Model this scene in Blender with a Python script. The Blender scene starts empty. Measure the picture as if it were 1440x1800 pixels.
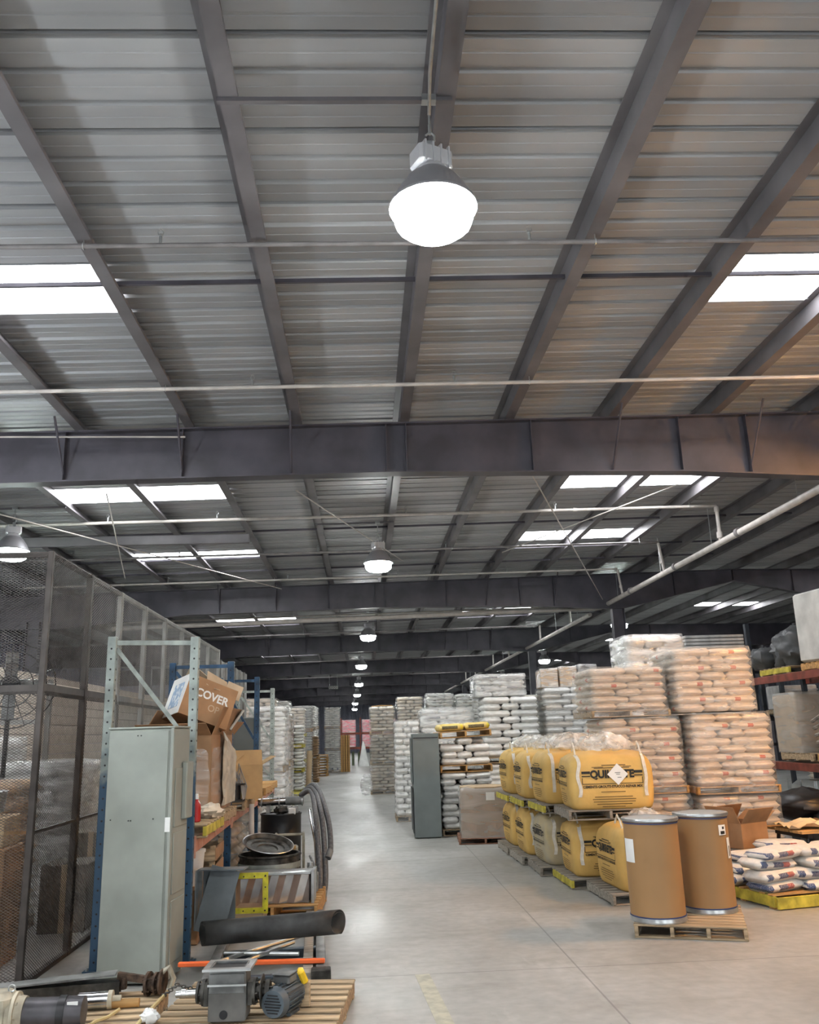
import bpy, bmesh, math, random
from mathutils import Vector, Matrix, noise
random.seed(7)
SC = bpy.context.scene
COL = SC.collection
R = math.radians

# ---------------------------------------------------------------- camera
CAM_H = 1.98
F_PX = 1500.0
PITCH, YAW, ROLL = R(14.585), R(3.408), R(-1.8)
cam_d = bpy.data.cameras.new('camera')
cam = bpy.data.objects.new('camera', cam_d); COL.objects.link(cam)
fw = Vector((math.sin(YAW)*math.cos(PITCH), math.cos(YAW)*math.cos(PITCH), math.sin(PITCH)))
rt0 = Vector((math.cos(YAW), -math.sin(YAW), 0)); up0 = rt0.cross(fw)
rt = rt0*math.cos(ROLL) + up0*math.sin(ROLL)
upv = up0*math.cos(ROLL) - rt0*math.sin(ROLL)
mw = Matrix.Identity(4)
for i in range(3):
    mw[i][0] = rt[i]; mw[i][1] = upv[i]; mw[i][2] = -fw[i]
mw[2][3] = CAM_H
cam.matrix_world = mw
cam_d.sensor_fit = 'HORIZONTAL'; cam_d.sensor_width = 36.0; cam_d.lens = 36.0*F_PX/1440.0
cam_d.clip_start = 0.05; cam_d.clip_end = 400
SC.camera = cam

# ---------------------------------------------------------------- world, exposure
wd = bpy.data.worlds.new('world'); SC.world = wd; wd.use_nodes = True
wd.node_tree.nodes['Background'].inputs[0].default_value = (0.90, 0.96, 1.0, 1)
wd.node_tree.nodes['Background'].inputs[1].default_value = 5.0
for _x in (-7, 5, 15):                      # portals for daylight through unseen door gaps, added to light the goods
    _l = bpy.data.lights.new('added_door_daylight', 'AREA'); _l.shape = 'RECTANGLE'; _l.size = 4.0; _l.size_y = 4.3; _l.cycles.is_portal = True
    _o = bpy.data.objects.new('added_door_daylight', _l); COL.objects.link(_o); _o.location = (_x, -13.0, 2.15); _o.rotation_euler = (R(90), 0, 0)
SC.view_settings.view_transform = 'Standard'
SC.view_settings.look = 'None'
SC.view_settings.exposure = 0.88
SC.cycles.adaptive_threshold = .05; SC.cycles.adaptive_min_samples = 12; SC.cycles.max_bounces = 7; SC.cycles.glossy_bounces = 3; SC.cycles.transmission_bounces = 2; SC.cycles.caustics_reflective = False; SC.cycles.caustics_refractive = False
SC.view_settings.gamma = 1.0
SC.view_settings.use_curve_mapping = False
LAMP_E = 80.0        # emission of a high-bay lens
SKY_E = 9.0          # daylight through a translucent roof panel

# ---------------------------------------------------------------- materials
MATS = {}
def nodes_of(m): return m.node_tree.nodes, m.node_tree.links
def M(name, col, rough=0.6, metal=0.0, var=0.12, scale=4.0, bump=0.0, bscale=30.0, spec=0.4, rnd=0.0, col2=None, detail=4.0, stretch=None, edge=(0.35, 0.7)):
    """principled material: colour broken up by noise in object space"""
    if name in MATS: return MATS[name]
    m = bpy.data.materials.new(name); m.use_nodes = True
    n, l = nodes_of(m); b = n['Principled BSDF']
    b.inputs['Roughness'].default_value = rough; b.inputs['Metallic'].default_value = metal
    b.inputs['Specular IOR Level'].default_value = spec
    tc = n.new('ShaderNodeTexCoord'); mp = n.new('ShaderNodeMapping')
    if stretch: mp.inputs['Scale'].default_value = stretch
    l.new(tc.outputs['Object'], mp.inputs[0])
    nz = n.new('ShaderNodeTexNoise'); nz.inputs['Scale'].default_value = scale; nz.inputs['Detail'].default_value = detail
    l.new(mp.outputs[0], nz.inputs['Vector'])
    cr = n.new('ShaderNodeValToRGB')
    c2 = col2 or tuple(c*(1-var*2.2) for c in col)
    c1 = col if col2 else tuple(min(1, c*(1+var*0.6)) for c in col)
    cr.color_ramp.elements[0].position = edge[0]; cr.color_ramp.elements[0].color = (*c2, 1)
    cr.color_ramp.elements[1].position = edge[1]; cr.color_ramp.elements[1].color = (*c1, 1)
    l.new(nz.outputs[0], cr.inputs[0]); out = cr.outputs[0]
    if rnd:
        oi = n.new('ShaderNodeObjectInfo'); hs = n.new('ShaderNodeHueSaturation')
        mr = n.new('ShaderNodeMapRange'); mr.inputs[3].default_value = 1-rnd; mr.inputs[4].default_value = 1+rnd*0.5
        l.new(oi.outputs['Random'], mr.inputs[0]); l.new(mr.outputs[0], hs.inputs['Value']); l.new(out, hs.inputs['Color']); out = hs.outputs[0]
    l.new(out, b.inputs['Base Color'])
    if bump:
        nb = n.new('ShaderNodeTexNoise'); nb.inputs['Scale'].default_value = bscale; nb.inputs['Detail'].default_value = 3
        l.new(mp.outputs[0], nb.inputs['Vector'])
        bp = n.new('ShaderNodeBump'); bp.inputs['Strength'].default_value = bump; bp.inputs['Distance'].default_value = 0.02
        l.new(nb.outputs[0], bp.inputs['Height']); l.new(bp.outputs[0], b.inputs['Normal'])
    MATS[name] = m; return m
def emit(name, col, s):
    m = bpy.data.materials.new(name); m.use_nodes = True; n, l = nodes_of(m)
    b = n['Principled BSDF']; b.inputs['Base Color'].default_value = (.8, .8, .8, 1)
    b.inputs['Emission Color'].default_value = (*col, 1); b.inputs['Emission Strength'].default_value = s
    MATS[name] = m; return m
def film(name, fac, tint=(.9, .9, .88), rough=.14, bump=.35, bscale=3.2, stretch=(.7, .7, 3.5), con=(.35, 1.7)):
    m = bpy.data.materials.new(name); m.use_nodes = True; n, l = nodes_of(m)
    b = n['Principled BSDF']; b.inputs['Base Color'].default_value = (*tint, 1); b.inputs['Roughness'].default_value = rough
    b.inputs['Specular IOR Level'].default_value = .8
    tc = n.new('ShaderNodeTexCoord'); mp = n.new('ShaderNodeMapping'); mp.inputs['Scale'].default_value = stretch
    l.new(tc.outputs['Object'], mp.inputs[0])
    nz = n.new('ShaderNodeTexNoise'); nz.inputs['Scale'].default_value = bscale; nz.inputs['Detail'].default_value = 2.5; nz.inputs['Distortion'].default_value = .8
    l.new(mp.outputs[0], nz.inputs['Vector'])
    bp = n.new('ShaderNodeBump'); bp.inputs['Strength'].default_value = bump; bp.inputs['Distance'].default_value = .05
    l.new(nz.outputs[0], bp.inputs['Height']); l.new(bp.outputs[0], b.inputs['Normal'])
    tr = n.new('ShaderNodeBsdfTransparent'); mx = n.new('ShaderNodeMixShader')
    mr = n.new('ShaderNodeMapRange'); mr.inputs[1].default_value = .35; mr.inputs[2].default_value = .7
    mr.inputs[3].default_value = fac*con[0]; mr.inputs[4].default_value = min(1, fac*con[1])
    l.new(nz.outputs[0], mr.inputs[0]); l.new(mr.outputs[0], mx.inputs[0])
    l.new(tr.outputs[0], mx.inputs[1]); l.new(b.outputs[0], mx.inputs[2])
    l.new(mx.outputs[0], n['Material Output'].inputs[0])
    MATS[name] = m; return m
def box_mask(n, l, vec, cx, cz, hx, hz):
    """1 inside |x-cx|<hx and |z-cz|<hz of a vector's x,z"""
    sp = n.new('ShaderNodeSeparateXYZ'); l.new(vec, sp.inputs[0]); res = []
    for ch, c, h in ((0, cx, hx), (2, cz, hz)):
        a = n.new('ShaderNodeMath'); a.operation = 'SUBTRACT'; a.inputs[1].default_value = c; l.new(sp.outputs[ch], a.inputs[0])
        b = n.new('ShaderNodeMath'); b.operation = 'ABSOLUTE'; l.new(a.outputs[0], b.inputs[0])
        d = n.new('ShaderNodeMath'); d.operation = 'LESS_THAN'; d.inputs[1].default_value = h; l.new(b.outputs[0], d.inputs[0]); res.append(d)
    p = n.new('ShaderNodeMath'); p.operation = 'MULTIPLY'; l.new(res[0].outputs[0], p.inputs[0]); l.new(res[1].outputs[0], p.inputs[1])
    return p.outputs[0]
def printed(name, base, prints, rnd=.1, rough=.5, per_object=0.0):
    """sack material with flat printed blocks (x, z, halfx, halfz, colour) in the sack's own space"""
    m = bpy.data.materials.new(name); m.use_nodes = True; n, l = nodes_of(m); b = n['Principled BSDF']
    b.inputs['Roughness'].default_value = rough
    tc = n.new('ShaderNodeTexCoord'); nz = n.new('ShaderNodeTexNoise'); nz.inputs['Scale'].default_value = 6
    l.new(tc.outputs['Object'], nz.inputs['Vector'])
    cr = n.new('ShaderNodeValToRGB'); cr.color_ramp.elements[0].position = .3; cr.color_ramp.elements[1].position = .7
    cr.color_ramp.elements[0].color = (*[c*.8 for c in base], 1); cr.color_ramp.elements[1].color = (*base, 1)
    l.new(nz.outputs[0], cr.inputs[0]); out = cr.outputs[0]
    vec = tc.outputs['Object']
    oi = n.new('ShaderNodeObjectInfo')
    if per_object:
        ad = n.new('ShaderNodeVectorMath'); ad.operation = 'ADD'
        mm = n.new('ShaderNodeMath'); mm.operation = 'MULTIPLY_ADD'; mm.inputs[1].default_value = per_object; mm.inputs[2].default_value = -per_object/2
        l.new(oi.outputs['Random'], mm.inputs[0]); cx = n.new('ShaderNodeCombineXYZ'); l.new(mm.outputs[0], cx.inputs[0])
        l.new(vec, ad.inputs[0]); l.new(cx.outputs[0], ad.inputs[1]); vec = ad.outputs[0]
    for (x, z, hx, hz, c) in prints:
        mk = box_mask(n, l, vec, x, z, hx, hz)
        n2 = n.new('ShaderNodeTexNoise'); n2.inputs['Scale'].default_value = 60; l.new(tc.outputs['Object'], n2.inputs['Vector'])
        r2 = n.new('ShaderNodeMath'); r2.operation = 'GREATER_THAN'; r2.inputs[1].default_value = .4; l.new(n2.outputs[0], r2.inputs[0])
        r3 = n.new('ShaderNodeMath'); r3.operation = 'MULTIPLY'; l.new(mk, r3.inputs[0]); l.new(r2.outputs[0], r3.inputs[1])
        mx = n.new('ShaderNodeMixRGB'); l.new(r3.outputs[0], mx.inputs[0]); l.new(out, mx.inputs[1]); mx.inputs[2].default_value = (*c, 1); out = mx.outputs[0]
    hs = n.new('ShaderNodeHueSaturation'); mr = n.new('ShaderNodeMapRange'); mr.inputs[3].default_value = 1-rnd; mr.inputs[4].default_value = 1+rnd*.4
    l.new(oi.outputs['Random'], mr.inputs[0]); l.new(mr.outputs[0], hs.inputs['Value']); l.new(out, hs.inputs['Color'])
    l.new(hs.outputs[0], b.inputs['Base Color'])
    MATS[name] = m; return m

def floor_mat():
    m = bpy.data.materials.new('polished concrete'); m.use_nodes = True; n, l = nodes_of(m); b = n['Principled BSDF']
    tc = n.new('ShaderNodeTexCoord')
    def nz(s, d=6, st=None, dist=0.0):
        t = n.new('ShaderNodeTexNoise'); t.inputs['Scale'].default_value = s; t.inputs['Detail'].default_value = d; t.inputs['Distortion'].default_value = dist
        if st:
            mp = n.new('ShaderNodeMapping'); mp.inputs['Scale'].default_value = st; l.new(tc.outputs['Object'], mp.inputs[0]); l.new(mp.outputs[0], t.inputs['Vector'])
        else: l.new(tc.outputs['Object'], t.inputs['Vector'])
        return t.outputs[0]
    def ramp(v, p0, c0, p1, c1):
        r = n.new('ShaderNodeValToRGB'); r.color_ramp.elements[0].position = p0; r.color_ramp.elements[0].color = (*c0, 1)
        r.color_ramp.elements[1].position = p1; r.color_ramp.elements[1].color = (*c1, 1); l.new(v, r.inputs[0]); return r.outputs[0]
    def mix(f, a, c, mode='MULTIPLY'):
        x = n.new('ShaderNodeMixRGB'); x.blend_type = mode
        if isinstance(f, float): x.inputs[0].default_value = f
        else: l.new(f, x.inputs[0])
        for k, v in ((1, a), (2, c)):
            if isinstance(v, tuple): x.inputs[k].default_value = (*v, 1)
            else: l.new(v, x.inputs[k])
        return x.outputs[0]
    base = ramp(nz(.55, 5, None, .6), .3, (.30, .295, .275), .7, (.43, .425, .405))
    fine = ramp(nz(9, 8), .3, (.84, .84, .83), .7, (1.04, 1.04, 1.04))
    col = mix(1.0, base, fine)
    drag = ramp(nz(1.2, 6, (.35, 2.2, 1), 1.0), .52, (1, 1, 1), .75, (.74, .72, .68))     # tyre drag marks
    col = mix(.8, col, drag)
    pale = ramp(nz(2.3, 7, (1.4, .3, 1), .4), .62, (0, 0, 0), .8, (.6, .6, .6))
    col = mix(pale, col, (.56, .555, .53), 'MIX')
    spots = ramp(nz(26, 2), .22, (.6, .57, .53), .27, (1, 1, 1))
    col = mix(.5, col, spots)
    sp = n.new('ShaderNodeSeparateXYZ'); l.new(tc.outputs['Object'], sp.inputs[0])
    for ch, off, per in ((0, 1.80, 6.1), (1, 8.0, 6.5)):                                     # saw-cut joints
        a = n.new('ShaderNodeMath'); a.operation = 'SUBTRACT'; a.inputs[1].default_value = off; l.new(sp.outputs[ch], a.inputs[0])
        w = n.new('ShaderNodeMath'); w.operation = 'PINGPONG'; w.inputs[1].default_value = per/2; l.new(a.outputs[0], w.inputs[0])
        q = n.new('ShaderNodeMath'); q.operation = 'LESS_THAN'; q.inputs[1].default_value = .008; l.new(w.outputs[0], q.inputs[0])
        j = n.new('ShaderNodeMath'); j.operation = 'MULTIPLY'; j.inputs[1].default_value = .55; l.new(q.outputs[0], j.inputs[0])
        col = mix(j.outputs[0], col, (.10, .095, .09), 'MIX')
    l.new(col, b.inputs['Base Color'])
    rr = n.new('ShaderNodeMapRange'); rr.inputs[1].default_value = .3; rr.inputs[2].default_value = .7; rr.inputs[3].default_value = .33; rr.inputs[4].default_value = .58
    l.new(nz(1.1, 6, (.8, .5, 1), .5), rr.inputs[0]); l.new(rr.outputs[0], b.inputs['Roughness'])
    b.inputs['Specular IOR Level'].default_value = .5
    bp = n.new('ShaderNodeBump'); bp.inputs['Strength'].default_value = .10; bp.inputs['Distance'].default_value = .02
    l.new(nz(3.5, 6), bp.inputs['Height']); l.new(bp.outputs[0], b.inputs['Normal'])
    MATS['floor'] = m; return m

STEEL = M('dark girder paint', (.086, .080, .098), .42, var=.18, scale=1.6)
PURL = M('purlin primer', (.175, .165, .175), .45, var=.16, scale=1.3)
ROOF = M('galvanised roof sheet', (.43, .435, .447), .5, .15, var=.12, scale=1.3, stretch=(.15, 1, 1), rnd=.07)
PIPE = M('pipe primer', (.26, .24, .24), .5, var=.15)
PIPEW = M('pale painted pipe', (.60, .56, .52), .5, var=.1)
WOOD = M('weathered pallet wood', (.50, .37, .23), .8, var=.22, scale=5, stretch=(.5, 6, 6), bump=.25, bscale=12, rnd=.2)
WOODG = M('grey aged wood', (.36, .32, .27), .85, var=.2, scale=5, stretch=(.5, 6, 6), bump=.25, bscale=12, rnd=.15)
WOODO = M('new orange wood', (.58, .33, .12), .75, var=.18, scale=4, stretch=(.5, 6, 6), rnd=.15)
WOODY = M('yellow painted wood', (.62, .52, .07), .65, var=.22, scale=7, rnd=.1)
CARD = M('cardboard', (.42, .24, .125), .8, var=.12, scale=3, rnd=.08)
CARDL = M('pale cardboard', (.55, .40, .25), .8, var=.1, scale=3)
CARDIN = M('cardboard lining', (.60, .47, .33), .85, var=.08)
FIBRE = M('fibre drum board', (.36, .205, .088), .6, var=.06, scale=1.2)
GALV = M('galvanised steel', (.55, .57, .57), .32, .8, var=.12, scale=8)
CHROME = M('bright steel', (.72, .72, .72), .18, 1.0, var=.15, scale=3, stretch=(4, 1, 1))
CABG = M('grey green enamel', (.315, .335, .30), .45, var=.10, scale=2.2)
LOCK = M('slate grey enamel', (.17, .195, .19), .42, var=.08, scale=2)
BLACK = M('black plastic', (.018, .018, .02), .4, var=.2)
RUBBER = M('black rubber sheet', (.045, .046, .045), .55, var=.35, scale=5)
RUST = M('rusty iron', (.13, .085, .06), .75, .4, var=.35, scale=14, bump=.4, bscale=40)
IRON = M('oily cast iron', (.10, .095, .085), .5, .6, var=.3, scale=10, bump=.2)
GREYP = M('grey machine paint', (.235, .24, .235), .5, .2, var=.25, scale=6)
CREAM = M('cream machine paint', (.52, .47, .36), .5, var=.2, scale=8)
BLUE = M('rack blue', (.028, .085, .17), .45, var=.25, scale=6)
PALEG = M('rack grey green', (.33, .37, .345), .5, var=.18, scale=7)
ORANGE = M('beam orange', (.50, .15, .085), .5, var=.2, scale=8, col2=(.60, .36, .27))
REDB = M('rust red beam', (.24, .055, .035), .5, var=.2, scale=6)
ORG = M('bright orange paint', (.83, .15, .04), .4, var=.06)
YEL = M('yellow enamel', (.62, .55, .03), .45, var=.2, scale=12)
WHITE = M('white plastic', (.78, .78, .76), .45, var=.06)
PAPER = M('white paper', (.82, .82, .80), .7, var=.04)
BAGW = M('white woven sack', (.82, .81, .78), .55, var=.07, scale=5, bump=.25, bscale=8, rnd=.08)
BAGC = M('cream sack', (.72, .63, .53), .5, var=.1, scale=5, bump=.3, bscale=8, rnd=.1)
BAGG = M('pale grey sack', (.56, .56, .54), .5, var=.15, scale=6, bump=.25, bscale=8, rnd=.12)
BAGK = M('kraft sack', (.52, .34, .19), .6, var=.15, scale=5, bump=.3, bscale=8, rnd=.12)
BULK = M('yellow woven bulk bag', (.72, .46, .14), .62, var=.08, scale=2.5, bump=.25, bscale=14)
BULKG = M('dusty woven bulk bag', (.50, .40, .22), .65, var=.2, scale=4, bump=.25, bscale=14, col2=(.38, .34, .26))
INK = M('black ink', (.02, .018, .015), .6, var=.05)
INKB = M('brown ink', (.16, .10, .035), .6, var=.05)
WEB = M('white webbing', (.74, .70, .62), .7, var=.08, scale=20)
CAGE = M('brown cage steel', (.085, .072, .065), .5, .3, var=.2)
CAGEG = M('grey cage steel', (.27, .265, .25), .5, .2, var=.15)
TARP = M('dark grey tarpaulin', (.085, .088, .09), .45, var=.15)
WALLB = M('lavender wall sheet', (.40, .40, .52), .6, var=.06)
WALLD = M('blue grey wall sheet', (.22, .23, .29), .6, var=.08)
BLOCKW = M('beige block wall', (.52, .45, .38), .8, var=.08)
RED = M('red plastic', (.45, .02, .02), .4, var=.05)
PINK = M('pink wrapped carton', (.78, .13, .19), .5, var=.25, scale=3, col2=(.85, .6, .6), edge=(.3, .5))
NAVY = M('navy print', (.04, .06, .16), .5, var=.05)
LINER = film('crumpled clear liner', .50, (.95, .95, .94), .16, .8, 6, (1, 1, 1))
FILM = film('stretch film', .20, (.95, .95, .93))
FILMW = film('cloudy stretch film', .34, (.97, .97, .96))
FILMG = film('greyish film over box', .42, (.62, .60, .56), .25, .2, 1.6, con=(.8, 1.2))
LENS = emit('lit lamp lens', (.95, 1.0, .985), LAMP_E)
LENSF = emit('lit cool lamp lens', (.86, 1.0, .95), LAMP_E)
SODIUM = emit('lit sodium lens', (1.0, .47, .12), LAMP_E*3.2)
GLOBE = emit('lit globe glass', (.86, .94, 1.0), LAMP_E*3.7)
SKYL = emit('daylit fibreglass panel', (.96, .97, 1.0), SKY_E)
FLOORM = floor_mat()
SACKR = printed('wrapped sack with red mark', (.74, .64, .53), [(.12, 0, .07, .22, (.50, .09, .05)), (-.28, .0, .10, .05, (.35, .25, .18))], per_object=.5)
SACKN = printed('white sack with navy and red print', (.78, .76, .72), [(-.02, 0, .12, .24, (.05, .06, .13)), (.17, 0, .08, .24, (.32, .05, .05)), (-.36, 0, .07, .30, (.04, .07, .17))], rnd=.06, per_object=.25)
SACKD = printed('white sack with dark print', (.78, .78, .76), [(0, .05, .30, .16, (.10, .10, .12))], per_object=.2)
SACKT = printed('cream sack with blue dots', (.70, .68, .64), [(-.3, 0, .05, .25, (.12, .13, .2)), (0, 0, .05, .25, (.12, .13, .2)), (.3, 0, .05, .25, (.12, .13, .2))])
SACKY = printed('yellow sack with black print', (.80, .60, .20), [(-.05, 0, .30, .22, (.06, .05, .03)), (.4, 0, .05, .3, (.75, .6, .02))], per_object=.1)

# ---------------------------------------------------------------- helpers
def prop(o, label=None, cat=None, group=None, kind=None):
    if label: o['label'] = label
    if cat: o['category'] = cat
    if group: o['group'] = group
    if kind: o['kind'] = kind
    return o
def thing(name, label, cat, loc=(0, 0, 0), rz=0.0, group=None, kind=None):
    o = bpy.data.objects.new(name, None); COL.objects.link(o); o.empty_display_size = .1
    o.location = loc; o.rotation_euler = (0, 0, rz)
    return prop(o, label, cat, group, kind)
def inst(name, me, parent=None, loc=(0, 0, 0), rot=(0, 0, 0), scale=(1, 1, 1)):
    o = bpy.data.objects.new(name, me); COL.objects.link(o)
    o.location = loc; o.rotation_euler = rot; o.scale = scale
    if parent: o.parent = parent
    return o
class B:
    """collects simple solids into one mesh"""
    def __init__(s): s.v = []; s.f = []
    def add(s, vs, fs, T=None):
        k = len(s.v)
        s.v += [tuple(T @ Vector(p)) for p in vs] if T else [tuple(p) for p in vs]
        s.f += [tuple(i+k for i in f) for f in fs]; return s
    def box(s, c, d, rz=0.0, ch=0.0, T=None):
        hx, hy, hz = d[0]/2, d[1]/2, d[2]/2
        if ch <= 0:
            vs = [(x*hx, y*hy, z*hz) for z in (-1, 1) for x, y in ((-1, -1), (1, -1), (1, 1), (-1, 1))]
            fs = [(3, 2, 1, 0), (4, 5, 6, 7), (0, 1, 5, 4), (1, 2, 6, 5), (2, 3, 7, 6), (3, 0, 4, 7)]
        else:
            ch = min(ch, hx*.9, hy*.9, hz*.9); vs = []; fs = []
            ring = lambda a, b, z: [(-a, -b+ch, z), (-a+ch, -b, z), (a-ch, -b, z), (a, -b+ch, z), (a, b-ch, z), (a-ch, b, z), (-a+ch, b, z), (-a, b-ch, z)]
            vs = ring(hx-ch, hy-ch, -hz) + ring(hx, hy, -hz+ch) + ring(hx, hy, hz-ch) + ring(hx-ch, hy-ch, hz)
            for q in range(3):
                for i in range(8):
                    j = (i+1) % 8; fs.append((q*8+i, q*8+j, q*8+8+j, q*8+8+i))
            fs.append(tuple(range(7, -1, -1))); fs.append(tuple(range(24, 32)))
        X = Matrix.Translation(c) @ Matrix.Rotation(rz, 4, 'Z')
        return s.add(vs, fs, (T @ X) if T else X)
    def cyl(s, p0, p1, r0, r1=None, n=16, cap=True, T=None):
        r1 = r0 if r1 is None else r1
        p0, p1 = Vector(p0), Vector(p1); d = (p1-p0); q = d.normalized().to_track_quat('Z', 'Y').to_matrix()
        vs = []
        for p, r in ((p0, r0), (p1, r1)):
            for i in range(n):
                a = 2*math.pi*i/n; vs.append(p + q @ Vector((math.cos(a)*r, math.sin(a)*r, 0)))
        fs = [(i, (i+1) % n, n+(i+1) % n, n+i) for i in range(n)]
        if cap: fs += [tuple(range(n-1, -1, -1)), tuple(range(n, 2*n))]
        return s.add(vs, fs, T)
    def tube(s, pts, r, n=10, T=None, cap=True):
        pts = [Vector(p) for p in pts]; vs = []; prev = None
        for i, p in enumerate(pts):
            t = (pts[min(i+1, len(pts)-1)] - pts[max(i-1, 0)]).normalized()
            if prev is None: u = t.orthogonal().normalized()
            else: u = (prev - t*prev.dot(t)).normalized()
            prev = u; w = t.cross(u)
            rr = r[i] if isinstance(r, (list, tuple)) else r
            for k in range(n):
                a = 2*math.pi*k/n; vs.append(p + (u*math.cos(a) + w*math.sin(a))*rr)
        fs = []
        for i in range(len(pts)-1):
            for k in range(n):
                j = (k+1) % n; fs.append((i*n+k, i*n+j, i*n+n+j, i*n+n+k))
        if cap: fs += [tuple(range(n-1, -1, -1)), tuple(range((len(pts)-1)*n, len(pts)*n))]
        return s.add(vs, fs, T)
    def lathe(s, prof, n=28, T=None, cap=True):
        vs = []; fs = []
        for r, z in prof:
            for i in range(n):
                a = 2*math.pi*i/n; vs.append((math.cos(a)*r, math.sin(a)*r, z))
        for q in range(len(prof)-1):
            for i in range(n):
                j = (i+1) % n; fs.append((q*n+i, q*n+j, q*n+n+j, q*n+n+i))
        if cap: fs += [tuple(range(n-1, -1, -1)), tuple(range((len(prof)-1)*n, len(prof)*n))]
        return s.add(vs, fs, T)
    def prism(s, poly, axis, a0, a1, T=None):
        """polygon in the two other axes, extruded along axis"""
        n = len(poly); vs = []
        for a in (a0, a1):
            for p, q in poly: vs.append({'x': (a, p, q), 'y': (p, a, q), 'z': (p, q, a)}[axis])
        fs = [(i, (i+1) % n, n+(i+1) % n, n+i) for i in range(n)] + [tuple(range(n-1, -1, -1)), tuple(range(n, 2*n))]
        return s.add(vs, fs, T)
    def frame(s, w, h, t, d, T=None):
        """rectangular ring in the xz plane, depth d along y"""
        for c, sz in (((0, 0, h/2-t/2), (w, d, t)), ((0, 0, -h/2+t/2), (w, d, t)), ((-w/2+t/2, 0, 0), (t, d, h-2*t)), ((w/2-t/2, 0, 0), (t, d, h-2*t))):
            s.box(c, sz, T=T)
        return s
    def mesh(s, name, mat, smooth=None):
        me = bpy.data.meshes.new(name); me.from_pydata(s.v, [], s.f)
        bm = bmesh.new(); bm.from_mesh(me); bmesh.ops.recalc_face_normals(bm, faces=bm.faces); bm.to_mesh(me); bm.free()
        if mat: me.materials.append(mat)
        if smooth: me.shade_smooth(); me.set_sharp_from_angle(angle=R(smooth))
        me.update(); return me
    def build(s, name, mat, parent=None, loc=(0, 0, 0), rot=(0, 0, 0), smooth=40, kind=None):
        o = inst(name, s.mesh(name, mat, smooth), parent, loc, rot)
        if kind: o['kind'] = kind
        return o
CACHE = {}
def cached(key, fn):
    if key not in CACHE: CACHE[key] = fn()
    return CACHE[key]
def TR(x=0, y=0, z=0, rx=0, ry=0, rz=0):
    return Matrix.Translation((x, y, z)) @ Matrix.Rotation(rz, 4, 'Z') @ Matrix.Rotation(ry, 4, 'Y') @ Matrix.Rotation(rx, 4, 'X')
def text_flat(s, size=1.0, bold=0.0, font_w=1.0):
    """letters as a flat mesh (verts, faces) centred on 0,0"""
    cu = bpy.data.curves.new('lettering', 'FONT'); cu.body = s; cu.size = size; cu.align_x = 'CENTER'; cu.align_y = 'CENTER'
    cu.offset = bold; cu.resolution_u = 3
    o = bpy.data.objects.new('lettering', cu); COL.objects.link(o); bpy.context.view_layer.update()
    me = bpy.data.meshes.new_from_object(o.evaluated_get(bpy.context.evaluated_depsgraph_get()))
    bm = bmesh.new(); bm.from_mesh(me); bmesh.ops.triangulate(bm, faces=bm.faces)
    for _ in range(2):
        long = [e for e in bm.edges if e.calc_length() > .12*max(size*4, .3)]
        if long: bmesh.ops.subdivide_edges(bm, edges=long, cuts=1); bmesh.ops.triangulate(bm, faces=bm.faces)
    vs = [(v.co.x*font_w, v.co.y) for v in bm.verts]; fs = [tuple(v.index for v in f.verts) for f in bm.faces]
    bm.free(); bpy.data.objects.remove(o); bpy.data.meshes.remove(me); bpy.data.curves.remove(cu)
    return vs, fs
# ================================================================ the shell of the hall
XL, XR, YB, YF = -14.0, 26.0, -13.0, 107.0
RIDGE = 11.0
def roof_z(x): return 6.46 + .017*(x if x <= RIDGE else 2*RIDGE - x)
BAY = 13.05
BEAMS = [11.45 + BAY*k for k in range(-1, 8)]

fl = B(); fl.box(((XL+XR)/2, (YB+YF)/2, -.1), (XR-XL, YF-YB, .2))
floor = fl.build('floor', FLOORM); prop(floor, 'worn grey polished concrete floor', 'floor', kind='structure')
ln = B(); ln.box((0, 0, .001), (.125, 2.1, .002), rz=R(3.5))
inst('painted_line', ln.mesh('painted_line', M('worn yellow floor paint', (.46, .45, .35), .6, var=.2, scale=9, col2=(.34, .33, .27), edge=(.35, .6))), floor, (.525, 6.95, .0))

def corr_wall(name, x0, y0, x1, y1, z1, mat, z0=0.0, pitch=.3):
    """ribbed sheet wall with thickness"""
    L = math.hypot(x1-x0, y1-y0); n = int(L/pitch); b = B(); pts = []
    for i in range(n):
        s = i*pitch
        pts += [(s, 0), (s+pitch*.68, 0), (s+pitch*.76, .035), (s+pitch*.92, .035)]
    pts.append((L, 0)); pts += [(L, -.08), (0, -.08)]
    T = Matrix.Translation((x0, y0, 0)) @ Matrix.Rotation(math.atan2(y1-y0, x1-x0), 4, 'Z')
    b.prism(pts, 'z', z0, z1, T=T)
    o = b.build(name, mat, smooth=None); o['kind'] = 'structure'; return o
corr_wall('wall_far', XR, YF, XL, YF, 6.9, WALLD)
corr_wall('wall_left', XL, YF, XL, YB, 6.6, WALLB)
corr_wall('wall_right', XR, YB, XR, YF, 6.6, WALLD)
for i, (a, b_) in enumerate(((XL, -9), (-5, 3), (7, 13), (17, XR))):
    corr_wall('wall_back' if i == 0 else 'wall_back.%03d' % i, a, YB, b_, YB, 6.9, WALLD)
for i, (a, b_) in enumerate(((-9, -5), (3, 7), (13, 17))):  # door gaps under these pieces are added to let daylight in
    corr_wall('wall_back.%03d' % (i+4), a, YB, b_, YB, 6.9, WALLD, z0=4.3)

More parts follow.
